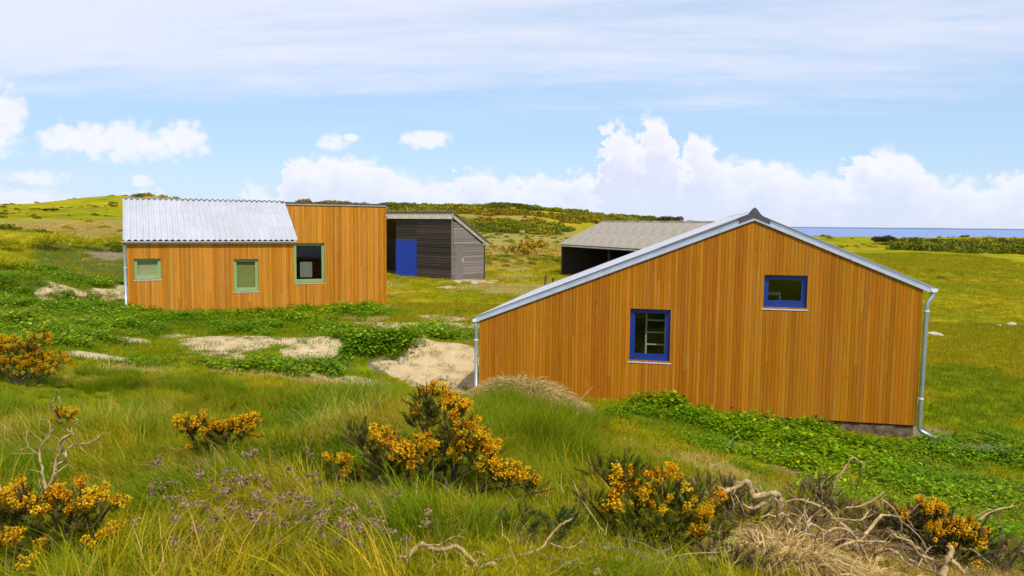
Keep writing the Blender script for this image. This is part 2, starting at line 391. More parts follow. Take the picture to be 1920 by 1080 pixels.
TZ = np.array([
 [1.9,1.9,1.9,1.9,1.9,1.9,1.9,1.85,1.8,1.75,1.7],
 [1.8,1.75,1.75,1.8,1.8,1.76,1.66,1.52,1.36,1.22,1.0],
 [1.65,1.5,1.48,1.58,1.6,1.46,1.28,1.1,0.9,0.72,0.45],
 [1.5,1.30,1.22,1.36,1.42,1.15,0.9,0.66,0.42,0.25,0.0],
 [1.35,1.08,0.92,1.02,1.08,0.8,0.55,0.28,0.0,-0.12,-0.25],
 [1.25,0.98,0.80,0.75,0.58,0.45,0.3,0.0,-0.2,-0.3,-0.3],
 [1.35,1.08,0.82,0.68,0.28,0.12,0.12,-0.1,-0.25,-0.32,-0.35],
 [1.3,1.0,0.72,0.6,0.12,0.05,0.1,0,-0.25,-0.33,-0.35],
 [1.3,0.95,0.68,0.58,0.42,0.1,0.1,0,-0.25,-0.33,-0.35],
 [1.35,0.95,0.62,0.52,0.45,0.2,0.15,0,-0.25,-0.32,-0.35],
 [1.7,1.1,0.6,0.42,0.38,0.28,0.2,0.1,-0.2,-0.28,-0.3],
 [2.2,1.6,0.7,0.4,0.33,0.3,0.25,0.15,-0.15,-0.22,-0.25],
 [2.9,2.2,1.3,0.55,0.45,0.5,0.4,0.3,0.02,-0.05,-0.1],
 [3.8,3.0,2.4,1.5,1.0,1.05,0.9,0.8,0.45,0.35,0.2],
 [5.0,4.1,4.1,3.3,2.2,2.1,1.7,1.4,1.0,0.9,0.8],
 [5.0,4.6,6.2,6.0,5.6,5.2,3.4,1.5,1.15,1.05,1.0],
 [4.5,4.0,6.0,6.0,6.4,6.3,3.6,1.2,0.85,0.75,0.65],
 [2.0,1.0,1.0,1.0,0,0,-2,-5,-7,-8,-9],
 [-6,-8,-10,-12,-14,-16,-18,-20,-22,-22,-22.0]])
def _cubic(grid_x, x):
    """index and Catmull-Rom weights on an uneven axis (index space)"""
    t = np.interp(x, grid_x, np.arange(len(grid_x)))
    i = np.clip(np.floor(t).astype(int), 0, len(grid_x) - 2); f = t - i
    w = [-0.5 * f**3 + f**2 - 0.5 * f, 1.5 * f**3 - 2.5 * f**2 + 1, -1.5 * f**3 + 2 * f**2 + 0.5 * f, 0.5 * f**3 - 0.5 * f**2]
    idx = [np.clip(i + k, 0, len(grid_x) - 1) for k in (-1, 0, 1, 2)]
    return idx, w
SAND_RELIEF = lambda X, Y: np.clip(fbm(X / 0.5, Y / 0.5, 3, 71), -0.2, 0.4) * 0.10 * np.exp(-((X + 2.5) / 3.0) ** 2 - ((Y - 17.5) / 2.2) ** 2)   # clods on the scarp by the path
BUMPS = []     # (X, Y, rx, ry, height)
def height(X, Y):
    X = np.asarray(X, float); Y = np.asarray(Y, float)
    Yc = np.clip(Y, 2, 420); U = np.clip(X / Yc, -1.05, 1.05)
    iu, wu = _cubic(TU, U); iy, wy = _cubic(np.log(TY), np.log(Yc))
    Z = 0
    for a, wa in zip(iy, wy):
        row = 0
        for b, wb in zip(iu, wu): row = row + TZ[a, b] * wb
        Z = Z + row * wa
    D = np.hypot(X, Y)
    near = np.clip(1 - D / 30, 0, 1)
    Z = Z + fbm(X / 1.1, Y / 1.1, 4, 3) * 0.16 * near + fbm(X / 5, Y / 5, 3, 9) * 0.16
    Z = Z + fbm(X / 14, Y / 14, 3, 21) * np.clip((D - 45) / 80, 0, 1) * np.where(X > 0.3 * Y, 0.6, 1.3)
    Z = Z + SAND_RELIEF(X, Y)
    for bx, by, rx, ry, h in BUMPS:
        Z = Z + h * np.exp(-((X - bx) / rx) ** 2 - ((Y - by) / ry) ** 2)
    return Z
# dune bumps: tussock mound, bank left of the cottage with its scarp, sandy scarp by the path
BUMPS += [(0.35, 7.4, 0.55, 0.8, 0.22), (-15.8, 25.5, 1.9, 1.4, 0.55), (-13.2, 25.0, 1.4, 0.9, -0.15), (-2.8, 18.8, 2.8, 0.8, 0.34),
          (-2.3, 9.6, 1.6, 0.9, 0.16), (-24, 40, 7, 4, 0.7), (-66, 122, 17, 18, 1.1), (-50, 90, 10, 9, 0.5), (-75, 100, 12, 8, 0.6), (22, 95, 12, 9, -0.4), (45, 80, 16, 8, 0.35), (66, 104, 16, 9, 0.5), (0.0, 13.2, 1.1, 0.8, 0.30)]
# level building plots
PADS = [(3.2, 18.2, 5.2, 3.4, -0.05)]
_TS = np.concatenate([np.arange(1.5, 30, 0.03), np.arange(30, 400, 0.3)])
def ground(px, py):
    d = ray(px, py); q = EYE[None] + d[None] * _TS[:, None]
    g = q[:, 2] - height(q[:, 0], q[:, 1]); k = np.argmax(g < 0)
    if k == 0: return EYE + d * 200
    t = _TS[k - 1] + (_TS[k] - _TS[k - 1]) * g[k - 1] / (g[k - 1] - g[k])
    return EYE + d * t

# patches of ground, each an ellipse of real size with a ragged edge
PATCH = {'sand': [], 'dry': [], 'soil': [], 'nettle': [], 'lush': []}
def patch(kind, px, py, w, h):
    p = ground(px, py); D = p[1]; drop = max(0.8, EYE[2] - p[2])
    PATCH[kind].append((p[0], p[1], w * D / FPX, max(0.12, h * D * D / (FPX * drop)), px * 0.37))
def mask(kind, X, Y):
    out = np.full(np.shape(X), -9.0)
    wob = fbm(X / 0.9, Y / 0.9, 5, 40 + len(kind)) * 0.95 + fbm(X / 3.0, Y / 2.0, 2, 47 + len(kind)) * 0.5
    far = np.clip(Y / 30, 0.6, 6); wx = fbm(X / (1.6 * far), Y / (1.6 * far), 4, 81); wy = fbm(X / (1.6 * far) + 31, Y / (1.6 * far), 4, 85)
    for cx, cy, rx, ry, s in PATCH[kind]:
        out = np.maximum(out, 1 - np.sqrt(((X - cx) / rx + wx * 0.9) ** 2 + ((Y - cy) / ry + wy * 1.1) ** 2))
    return np.clip((out + wob * 0.75) * 3.2 + (0.12 if kind == 'sand' else 0.45), 0, 1)
for a in [(470, 648, 120, 22), (570, 655, 70, 18), (420, 640, 70, 14), (820, 690, 110, 30), (868, 672, 45, 34), (770, 692, 55, 22), (700, 607, 75, 7), (770, 613, 60, 7), (860, 598, 60, 8), (880, 613, 50, 6),
          (190, 548, 62, 15), (130, 545, 28, 13), (228, 560, 26, 11), (170, 663, 45, 8), (640, 712, 90, 8), (900, 528, 40, 3), (845, 540, 20, 4), (330, 632, 30, 4), (250, 640, 30, 4)]: patch('sand', *a)
for a in [(980, 712, 120, 26), (1290, 870, 90, 26), (1360, 905, 90, 30), (640, 725, 110, 18), (1480, 1040, 190, 50), (1620, 1010, 220, 45), (1780, 1050, 150, 40), (960, 440, 130, 10),
          (1130, 870, 50, 20), (960, 540, 80, 10), (800, 450, 200, 6), (230, 690, 90, 12), (440, 700, 60, 8), (60, 425, 200, 5)]: patch('dry', *a)
for a in [(1430, 848, 48, 8), (1500, 888, 44, 7), (1870, 842, 60, 7), (1590, 925, 40, 8), (215, 476, 30, 4), (1750, 812, 40, 8), (1390, 838, 30, 8), (722, 684, 30, 10), (775, 668, 26, 6), (840, 655, 30, 5)]: patch('soil', *a)
for a in [(100, 600, 200, 40), (330, 598, 180, 26), (560, 600, 170, 26), (690, 585, 90, 12), (760, 635, 110, 20), (640, 655, 60, 30), (430, 690, 70, 10), (545, 693, 50, 9), (150, 495, 130, 24), (50, 520, 120, 22), (30, 545, 110, 20), (70, 575, 100, 18), (60, 640, 90, 24), (180, 640, 80, 16), (250, 680, 60, 12),
          (1700, 880, 230, 50), (1560, 850, 140, 26), (1400, 800, 110, 16), (1850, 930, 140, 80), (1300, 785, 60, 12), (1850, 860, 120, 34), (1390, 880, 50, 16), (1700, 950, 200, 40), (1340, 800, 150, 22), (1500, 855, 170, 36), (1650, 880, 220, 50), (1800, 950, 190, 60), (1620, 925, 130, 30), (1220, 780, 70, 14), (1880, 990, 120, 50), (1160, 778, 40, 10), (830, 632, 90, 13), (870, 628, 50, 9), (760, 640, 70, 12)]: patch('nettle', *a)
for a in [(1830, 720, 140, 70), (1800, 780, 100, 40), (1000, 800, 120, 60), (850, 720, 60, 14), (1200, 790, 130, 26), (520, 640, 420, 60), (60, 560, 300, 60), (250, 770, 60, 30), (1050, 600, 100, 30)]: patch('lush', *a)

def build_terrain():
    def axis(fine0, fine1, step, lim0, lim1, grow):
        a = list(np.arange(fine0, fine1 + 1e-6, step))
        s = step; x = fine1
        while x < lim1: s *= grow; x += s; a.append(min(x, lim1))
        s = step; x = fine0
        while x > lim0: s *= grow; x -= s; a.insert(0, max(x, lim0))
        return np.array(a)
    xs = axis(-13, 12, 0.13, -520, 520, 1.06); ys = axis(2.5, 27, 0.13, -60, 430, 1.035)
    X, Y = np.meshgrid(xs, ys); Z = height(X, Y)
    edge = np.clip((np.abs(X) - 330) / 150, 0, 1); Z = Z - edge * 30
    V = np.stack([X, Y, Z], -1).reshape(-1, 3)
    nx, ny = len(xs), len(ys)
    i = (np.arange(ny - 1)[:, None] * nx + np.arange(nx - 1)[None]).ravel()
    F = np.stack([i, i + 1, i + 1 + nx, i + nx], -1)
    mt, nt, N, L, b = mat('dune_ground')
    M['ground'] = mt
    me = npmesh('ground', V, F, 'ground')
    for nm, kinds in (('cover_a', ('sand', 'dry', 'soil')), ('cover_b', ('nettle', 'lush', 'lush'))):
        a = me.color_attributes.new(nm, 'FLOAT_COLOR', 'POINT'); c = np.ones((len(V), 4), np.float32)
        for k, kd in enumerate(kinds): c[:, k] = mask(kd, V[:, 0], V[:, 1])
        a.data.foreach_set('color', c.ravel())
    me.shade_smooth()
    ge = N.new('ShaderNodeNewGeometry'); pos = ge.outputs['Position']
    n_big = nz(N, L, mapping(N, L, pos, (0.035, 0.06, 0.05)), 1.0, 5, 0.6, 0.5); n_mid = nz(N, L, pos, 0.45, 5, 0.62); n_fine = nz(N, L, pos, 7, 6, 0.7); n_vf = nz(N, L, pos, 40, 4, 0.7)
    r1 = ramp(N, [(0.30, (0.165, 0.185, 0.003)), (0.46, (0.245, 0.240, 0.004)), (0.58, (0.295, 0.268, 0.008)), (0.76, (0.32, 0.265, 0.020))]); L.new(n_big.outputs[0], r1.inputs[0])
    r2 = ramp(N, [(0.34, (0.62, 0.78, 0.6)), (0.5, (1, 1, 1)), (0.66, (1.35, 1.12, 1.1))]); L.new(n_mid.outputs[0], r2.inputs[0])
    c = mixc(N, L, 1.0, r1.outputs[0], r2.outputs[0], 'MULTIPLY')
    n_heath = nz(N, L, mapping(N, L, pos, (0.10, 0.16, 0.1)), 1.0, 6, 0.65, 0.8)
    r4 = ramp(N, [(0.36, (0.62, 0.74, 0.6)), (0.47, (1, 1, 1)), (0.60, (1.12, 0.98, 1.0)), (0.72, (1.15, 0.80, 1.6))]); L.new(n_heath.outputs[0], r4.inputs[0])
    c = mixc(N, L, 0.9, c, r4.outputs[0], 'MULTIPLY')
    r3 = ramp(N, [(0.3, (0.62, 0.66, 0.55)), (0.68, (1.3, 1.25, 1.2))]); L.new(n_fine.outputs[0], r3.inputs[0])
    c = mixc(N, L, 0.9, c, r3.outputs[0], 'MULTIPLY')
    A = N.new('ShaderNodeAttribute'); A.attribute_name = 'cover_a'; B = N.new('ShaderNodeAttribute'); B.attribute_name = 'cover_b'
    sa = N.new('ShaderNodeSeparateColor'); L.new(A.outputs['Color'], sa.inputs[0]); sb = N.new('ShaderNodeSeparateColor'); L.new(B.outputs['Color'], sb.inputs[0])
    def sharp(v, lo, hi, amt=0.55):
        s = mth(N, L, 'ADD', v, mth(N, L, 'MULTIPLY', mth(N, L, 'SUBTRACT', n_fine.outputs[0], 0.5), amt))
        n = N.new('ShaderNodeMapRange'); n.interpolation_type = 'SMOOTHSTEP'; L.new(s, n.inputs[0]); n.inputs[1].default_value = lo; n.inputs[2].default_value = hi
        return n.outputs[0]
    c = mixc(N, L, mth(N, L, 'MULTIPLY', sb.outputs[1], 0.8), c, mixc(N, L, n_fine.outputs[0], (0.10, 0.165, 0.003), (0.22, 0.255, 0.005)))
    c = mixc(N, L, mth(N, L, 'MULTIPLY', sb.outputs[0], 0.9), c, mixc(N, L, n_fine.outputs[0], (0.03, 0.06, 0.008), (0.09, 0.12, 0.02)))
    c = mixc(N, L, mth(N, L, 'MULTIPLY', sharp(sa.outputs[1], 0.25, 0.9, 0.9), 0.6), c, mixc(N, L, n_fine.outputs[0], (0.20, 0.145, 0.05), (0.36, 0.28, 0.12)))
    c = mixc(N, L, sharp(sa.outputs[2], 0.3, 0.6), c, mixc(N, L, n_fine.outputs[0], (0.13, 0.10, 0.055), (0.30, 0.245, 0.16)))
    sand = mixc(N, L, n_fine.outputs[0], (0.42, 0.305, 0.155), (0.64, 0.505, 0.305))
    n_s = nz(N, L, pos, 2.2, 5, 0.65, 0.6); rs = ramp(N, [(0.32, (0.66, 0.62, 0.58)), (0.5, (1, 1, 1)), (0.7, (1.1, 1.1, 1.12))]); L.new(n_s.outputs[0], rs.inputs[0]); sand = mixc(N, L, 0.9, sand, rs.outputs[0], 'MULTIPLY')
    spk = ramp(N, [(0.60, (0, 0, 0)), (0.70, (1, 1, 1))]); L.new(n_vf.outputs[0], spk.inputs[0])
    sand = mixc(N, L, mth(N, L, 'MULTIPLY', spk.outputs[0], 0.45), sand, (0.22, 0.15, 0.08))
    c = mixc(N, L, sharp(sa.outputs[0], 0.32, 0.58), c, sand)
    L.new(c, b.inputs['Base Color']); b.inputs['Roughness'].default_value = 0.95; b.inputs['Specular IOR Level'].default_value = 0.03
    hh = mth(N, L, 'ADD', mth(N, L, 'MULTIPLY', n_fine.outputs[0], 0.7), mth(N, L, 'MULTIPLY', n_vf.outputs[0], 0.3)); hh = mth(N, L, 'ADD', hh, mth(N, L, 'MULTIPLY', n_s.outputs[0], 0.8))
    bump(N, L, hh, b, 0.8, 0.08)
    o = link('ground', me); o['kind'] = 'structure'
    return o
build_terrain()

def build_sea():
    mt, nt, N, L, b = mat('sea_water'); M['sea'] = mt
    b.inputs['Base Color'].default_value = (0.17, 0.25, 0.46, 1); b.inputs['Roughness'].default_value = 0.6; b.inputs['IOR'].default_value = 1.33
    ge = N.new('ShaderNodeNewGeometry'); n = nz(N, L, mapping(N, L, ge.outputs['Position'], (0.004, 0.02, 0.01)), 1.0, 5, 0.6); bump(N, L, n.outputs[0], b, 0.5, 4.0)
    V = []; F = []
    rows = [60, 250, 600, 1500, 4000, 10000, 25000, 60000]
    for i, yy in enumerate(rows):
        for xx in (-60000, -10000, -1500, 0, 1500, 10000, 60000): V.append((xx, yy, -17))
    for i in range(len(rows) - 1):
        for j in range(6): a = i * 7 + j; F.append((a, a + 1, a + 8, a + 7))
    o = MB().add(V, F).build('sea', 'sea'); o['kind'] = 'structure'
    # far low coast across the water
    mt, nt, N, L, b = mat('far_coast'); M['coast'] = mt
    b.inputs['Base Color'].default_value = (0.10, 0.14, 0.24, 1); b.inputs['Roughness'].default_value = 1  # slate blue puts the haze of distance into the base colour
    V = []; F = []; n = 160
    for i in range(n):
        xx = -9000 + i * 170.0
        hgt = 14 + 30 * max(0, float(fbm(np.array(i / 11.0), np.array(0.3), 4, 5)) + 0.35)
        y0 = 11000 + 400 * math.sin(i * 0.21)
        V += [(xx, y0 - 250, -19), (xx, y0, -17 + hgt), (xx, y0 + 900, -17 + hgt * 0.8), (xx, y0 + 1500, -19)]
    for i in range(n - 1):
        for j in range(3): a = i * 4 + j; F.append((a, a + 4, a + 5, a + 1))
    o = MB().add(V, F).build('far_coast_hills', 'coast', smooth=True); o['kind'] = 'structure'
build_sea()

# ------------------------------------------------------------------ building helpers
def place(o, origin, across, up):
    a = Vector(across).normalized(); u = Vector(up).normalized(); n = a.cross(u)
    o.matrix_basis = Matrix(((a.x, u.x, n.x, origin[0]), (a.y, u.y, n.y, origin[1]), (a.z, u.z, n.z, origin[2]), (0, 0, 0, 1)))
def sheet_mesh(name, waves, length, material, pitch=0.177, amp=0.026, th=0.007, seg=8):
    n = waves * seg + 1; mb = MB(); v = []
    for k, (yy) in enumerate((0.0, length)):
        for i in range(n):
            xx = i * pitch / seg; zz = amp * math.cos(2 * math.pi * i / seg)
            v.append((xx, yy, zz))
        for i in range(n):
            xx = i * pitch / seg; zz = amp * math.cos(2 * math.pi * i / seg) - th
            v.append((xx, yy, zz))
    f = []
    for i in range(n - 1):
        f.append((i, i + 1, 2 * n + i + 1, 2 * n + i))
        f.append((n + i, 3 * n + i, 3 * n + i + 1, n + i + 1))
        f.append((i, n + i, n + i + 1, i + 1))
        f.append((2 * n + i, 2 * n + i + 1, 3 * n + i + 1, 3 * n + i))
    f.append((0, 2 * n, 3 * n, n)); f.append((n - 1, 2 * n - 1, 4 * n - 1, 3 * n - 1))
    mb.add(v, f)
    return mb.mesh(name, material)
def lay_sheets(root, origin, across, up, total_len, courses, n_across, waves, material, pitch=0.177, amp=0.026):
    """courses of corrugated sheets from the eave up, each lapping over the one below"""
    a = Vector(across).normalized(); u = Vector(up).normalized(); nn = a.cross(u)
    clen = total_len / courses; me = sheet_mesh('roof_sheet', waves, clen + 0.10, material, pitch, amp)
    for c in range(courses):
        for k in range(n_across):
            o = link('roof_sheet', me, root)
            p = Vector(origin) + a * (k * waves * pitch) + u * (c * clen) + nn * (0.012 * c + random.uniform(0, 0.004) + 0.003 * (k % 2))
            uu = (u + nn * (0.010 / clen)).normalized()
            place(o, p, a, uu)
def cols_with_windows(x0, x1, pitch, wins):
    n = round((x1 - x0) / pitch); e = [x0 + (x1 - x0) * i / n for i in range(n + 1)]
    for w in wins:
        for s in (w[0], w[1]):
            k = min(range(len(e)), key=lambda i: abs(e[i] - s)); e[k] = s
    return sorted(e)
def clad(root, x0, x1, zb, ztop, pitch, wins, material, y, joint=0.35, gap=0.004, th=0.022):
    """vertical boards, each its own piece, with butt joints at odd heights"""
    e = cols_with_windows(x0, x1, pitch, wins); run = 0
    for a, b in zip(e[:-1], e[1:]):
        mid = (a + b) / 2; segs = [(zb + random.uniform(-0.004, 0.004), None)]
        spans = []
        z = zb
        for w in sorted([w for w in wins if w[0] < mid < w[1]], key=lambda w: w[2]):
            spans.append((z, w[2])); z = w[3]
        spans.append((z, None))
        out = []
        for (s0, s1) in spans:
            top = s1 if s1 is not None else ztop(mid)
            if top - s0 > 1.0 and random.random() < joint:
                j = s0 + (top - s0) * random.uniform(0.2, 0.8)
                out += [(s0, j - 0.0015), (j + 0.0015, s1)]
            else: out.append((s0, s1))
        if run <= 0:      # boards from one bundle share a tone
            run = random.choice((1, 1, 2, 2, 3, 4, 6)); k = random.uniform(0.89, 1.10); bundle = (k * random.uniform(0.98, 1.03), k * random.uniform(0.95, 1.07), k * random.uniform(0.8, 1.3), 1)
        run -= 1
        for (s0, s1) in out:
            ta, tb = (s1, s1) if s1 is not None else (ztop(a), ztop(b))
            if min(ta, tb) - s0 < 0.02: continue
            dy = random.uniform(0, 0.003)
            MB().prism([(a + gap / 2, s0), (b - gap / 2, s0), (b - gap / 2, tb), (a + gap / 2, ta)], y - th - dy, y - dy).build('board', material, root).color = tuple(c * q_ for q_ in (random.uniform(0.94, 1.06),) for c in bundle[:3]) + (1,)
def wall_panel(root, x0, x1, zb, ztop_poly, wins, y0, y1, material):
    """lining behind the boards with real openings: vertical strips between and around the windows"""
    xs = sorted({x0, x1, *[w[0] for w in wins], *[w[1] for w in wins], *[p[0] for p in ztop_poly if x0 < p[0] < x1]})
    mb = MB(); zt = lambda x: float(np.interp(x, [p[0] for p in ztop_poly], [p[1] for p in ztop_poly]))
    for a, b in zip(xs[:-1], xs[1:]):
        m_ = (a + b) / 2; z = zb
        for w in sorted([w for w in wins if w[0] < m_ < w[1]], key=lambda w: w[2]):
            mb.prism([(a, z), (b, z), (b, w[2]), (a, w[2])], y0, y1); z = w[3]
        mb.prism([(a, z), (b, z), (b, zt(b)), (a, zt(a))], y0, y1)
    return mb.build('wall', material, root)
def window(root, x0, x1, z0, z1, y, paint, fw=0.048, sash=0.036, proud=0.0, sill='verge', blind=None, lower=0.0):
    """frame set in the opening, sash inside it, pane, metal sill; y is the face of the boards"""
    w = MB(); d0, d1 = y + 0.045, y + 0.12
    w.box(x0, x0 + fw, d0, d1, z0, z1).box(x1 - fw, x1, d0, d1, z0, z1).box(x0 + fw, x1 - fw, d0, d1, z1 - fw, z1).box(x0 + fw, x1 - fw, d0, d1, z0, z0 + fw + lower)
    win = w.build('window', paint, root)
    a0, a1, b0, b1 = x0 + fw + 0.003, x1 - fw - 0.003, z0 + fw + lower + 0.003, z1 - fw - 0.003
    s = MB(); e0, e1 = y + 0.062, y + 0.11
    s.box(a0, a0 + sash, e0, e1, b0, b1).box(a1 - sash, a1, e0, e1, b0, b1).box(a0 + sash, a1 - sash, e0, e1, b1 - sash, b1).box(a0 + sash, a1 - sash, e0, e1, b0, b0 + sash)
    s.build('sash', paint, win)
    MB().box(a0 + sash, a1 - sash, y + 0.085, y + 0.089, b0 + sash, b1 - sash).build('pane', 'glass', win)
    m_ = MB(); m_.add([(x0 - 0.035, y - 0.036, z0 - 0.035), (x1 + 0.035, y - 0.036, z0 - 0.035), (x1 + 0.035, y + 0.05, z0 - 0.004), (x0 - 0.035, y + 0.05, z0 - 0.004),
                       (x0 - 0.035, y - 0.036, z0 - 0.050), (x1 + 0.035, y - 0.036, z0 - 0.050), (x1 + 0.035, y - 0.026, z0 - 0.050), (x0 - 0.035, y - 0.026, z0 - 0.050)],
                      [(0, 1, 2, 3), (0, 4, 5, 1), (4, 7, 6, 5), (1, 5, 6, 2), (0, 3, 7, 4), (7, 3, 2, 6)])
    m_.build('sill', sill, win)
    # reveal lining
    r = MB(); r.box(x0 - 0.012, x0 - 0.001, y + 0.002, y + 0.12, z0, z1 + 0.012).box(x1 + 0.001, x1 + 0.012, y + 0.002, y + 0.12, z0, z1 + 0.012).box(x0 - 0.001, x1 + 0.001, y + 0.002, y + 0.12, z1 + 0.001, z1 + 0.012)
    r.build('reveal', 'membrane', win)
    if blind: MB().box(a0 + sash - 0.01, a1 - sash + 0.01, y + 0.135, y + 0.14, b0 + sash - 0.01, b1 - sash + 0.01).build('blind', blind, win)
    return win
def pipe(root, pts, r, name='downpipe', brackets=()):
    P = [Vector(p) for p in pts]; out = [P[0]]
    for i in range(1, len(P) - 1):       # round the bends
        a, b, c = P[i - 1], P[i], P[i + 1]
        d1 = (a - b).normalized() * min(0.09, (a - b).length * 0.4); d2 = (c - b).normalized() * min(0.09, (c - b).length * 0.4)
        for t in np.linspace(0, 1, 6):
            t = float(t); out.append((b + d1) * (1 - t) ** 2 + b * 2 * t * (1 - t) + (b + d2) * t ** 2)
    out.append(P[-1])
    o = MB().tube(out, r, 12, cap=True).build(name, 'pipe', root, smooth=True)
    for z in brackets:
        k = min(range(len(out) - 1), key=lambda i: abs((out[i].z + out[i + 1].z) / 2 - z))
        a, b = out[k], out[k + 1]; t = (z - a.z) / ((b.z - a.z) or 1); q = a.lerp(b, max(0, min(1, t)))
        MB().tube([(q.x, q.y, z - 0.016), (q.x, q.y, z + 0.016)], r + 0.007, 12).build('bracket', 'zinc', o)
    return o
def gutter(root, a, b, r=0.06, name='gutter', material='zinc'):
    """half-round trough between two points, with end caps"""
    A, B = Vector(a), Vector(b); t = (B - A).normalized(); s = t.cross(Vector((0, 0, 1))).normalized()
    v, f = [], []; k = 9
    for rr in (r, r - 0.006):
        for P in (A, B):
            for j in range(k):
                an = math.pi * j / (k - 1); v.append(P + s * (rr * math.cos(an)) - Vector((0, 0, rr * math.sin(an))))
    for j in range(k - 1):
        f.append((j, j + 1, k + j + 1, k + j)); f.append((2 * k + j, 3 * k + j, 3 * k + j + 1, 2 * k + j + 1))
    f += [(0, k, 3 * k, 2 * k), (k - 1, 3 * k - 1, 4 * k - 1, 2 * k - 1)]
    f.append(tuple(range(k))); f.append(tuple(range(2 * k - 1, k - 1, -1)))
    return MB().add(v, f).build(name, material, root)

# ------------------------------------------------------------------ gabled house on the right
def gabled_house():
    th = math.radians(12)
    root = empty('gabled_house', (-0.635, 15.157, 0.004), -th)
    tag(root, 'orange larch clad gabled house with two blue windows and low left eave', 'house')
    W, DEP, AX, AZ, EL, ER = 8.0, 6.8, 5.13, 3.61, 1.59, 2.43
    zt = lambda x: EL + (AZ - EL) * x / AX if x < AX else AZ + (ER - AZ) * (x - AX) / (W - AX)
    w1 = (2.945, 3.69, 0.94, 1.92); w2 = (5.34, 6.085, 2.03, 2.615)
    wall_panel(root, 0.02, W - 0.02, -0.02, [(0, EL - 0.02), (AX, AZ - 0.02), (W, ER - 0.02)], [w1, w2], 0.004, 0.20, 'membrane')
    clad(root, 0.0, W, 0.0, lambda x: zt(x) - 0.01, 0.0636, [w1, w2], 'larch', 0.0)
    # other walls
    MB().box(0.02, 0.2, 0.203, DEP, -0.3, EL - 0.05).build('wall', 'larch', root)
    MB().box(W - 0.2, W - 0.02, 0.203, DEP, -0.3, ER - 0.05).build('wall', 'larch', root)
    MB().prism([(0.203, -0.3), (W - 0.203, -0.3), (W - 0.203, zt(W - 0.203) - 0.06), (AX, AZ - 0.06), (0.203, zt(0.203) - 0.06)], DEP - 0.2, DEP - 0.003).build('wall', 'larch', root)
    MB().box(0.203, W - 0.203, 0.203, DEP - 0.203, 0.12, 0.18).build('floor_slab', 'inside', root)
    MB().box(2.3, W - 0.25, 2.6, 2.68, 0.185, 2.1).build('partition', 'inside', root)
    # plinth of rough concrete, slightly set back
    mb = MB(); n = 26
    for i in range(n):
        a, b = 0.03 + (W - 0.06) * i / n, 0.03 + (W - 0.06) * (i + 1) / n
        mb.box(a, b, 0.008 + random.uniform(0, 0.03), 0.19, -0.55, -0.03)
    mb.build('plinth', 'concrete', root)
    # roof sheets, left and right slopes, edge of the last sheet shows along the gable
    sl, sr = math.atan2(AZ - EL, AX), math.atan2(AZ - ER, W - AX)
    LL, LR = math.hypot(AX, AZ - EL) + 0.03, math.hypot(W - AX, AZ - ER) + 0.12
    lift = 0.070
    upL, upR = (math.cos(sl), 0, math.sin(sl)), (-math.cos(sr), 0, math.sin(sr))
    lay_sheets(root, (-0.03 * math.cos(sl) - math.sin(sl) * lift, 8 * 5 * 0.177 - 0.055, EL - 0.03 * math.sin(sl) + math.cos(sl) * lift), (0, -1, 0), upL, LL, 3, 8, 5, 'cement_white')
    lay_sheets(root, (W + 0.12 * math.cos(sr) + math.sin(sr) * lift, -0.055, ER - 0.12 * math.sin(sr) + math.cos(sr) * lift), (0, 1, 0), upR, LR, 2, 8, 5, 'cement_white')
    # roof deck under the sheets keeps the room dark
    MB().prism([(-0.04, EL + 0.0), (AX, AZ + 0.02), (AX, AZ + 0.07), (-0.04, EL + 0.06)], 0.02, DEP).build('roof_deck', 'membrane', root)
    MB().prism([(AX + 0.002, AZ + 0.02), (W + 0.05, ER), (W + 0.05, ER + 0.06), (AX + 0.002, AZ + 0.07)], 0.02, DEP).build('roof_deck', 'membrane', root)
    # zinc verge flashing in lengths
    def verge(xa, xb):
        za, zb_ = zt(xa) if 0 <= xa <= W else (EL + (xa) * (AZ - EL) / AX if xa < 0 else ER + (xa - W) * (ER - AZ) / (W - AX)), zt(xb) if 0 <= xb <= W else (EL + xb * (AZ - EL) / AX if xb < 0 else ER + (xb - W) * (ER - AZ) / (W - AX))
        h0, h1 = -0.012, 0.068
        MB().prism([(xa, za + h0), (xb, zb_ + h0), (xb, zb_ + h1), (xa, za + h1)], -0.062, -0.030).build('verge_flashing', 'verge', root)
        MB().prism([(xa, za + h1 + 0.002), (xb, zb_ + h1 + 0.002), (xb, zb_ + h1 + 0.016), (xa, za + h1 + 0.016)], -0.070, 0.06).build('verge_trim', 'verge', root)
    for a, b in ((-0.05, 2.45), (2.455, AX - 0.002), (AX + 0.002, 6.78), (6.785, W + 0.11)): verge(a, b)
    # bell-shaped ridge piece, dark, its end showing at the peak
    prof = []
    for i in range(17):
        t = -1 + i / 8; xx = AX + t * 0.27
        base = AZ + 0.10 - abs(t) * 0.27 * (0.394 if t < 0 else 0.411)
        prof.append((xx, base, 0.105 * math.exp(-(t / 0.34) ** 2) + 0.015))
    bell = prof; cuts = [-0.075, 0.12, 1.5, 2.8, 4.1, 5.4, DEP]; n = 6
    for i in range(n):
        prof = [(x, z + (h if i == 0 else 0.25 * h)) for x, z, h in bell]; low = [(x, z - 0.06) for x, z, h in bell[::-1]]
        mb = MB(); y0 = cuts[i]; y1 = cuts[i + 1] - 0.006; k = len(prof)
        v = [(x, y0, z) for x, z in prof] + [(x, y0, z) for x, z in low] + [(x, y1, z) for x, z in prof] + [(x, y1, z) for x, z in low]
        f = [(j, j + 1, 2 * k - 2 - j, 2 * k - 1 - j) for j in range(k - 1)]
        f += [tuple(q + 2 * k for q in reversed(t)) for t in f[:k - 1]]
        for j in range(2 * k): f.append((j, 2 * k + j, 2 * k + (j + 1) % (2 * k), (j + 1) % (2 * k)))
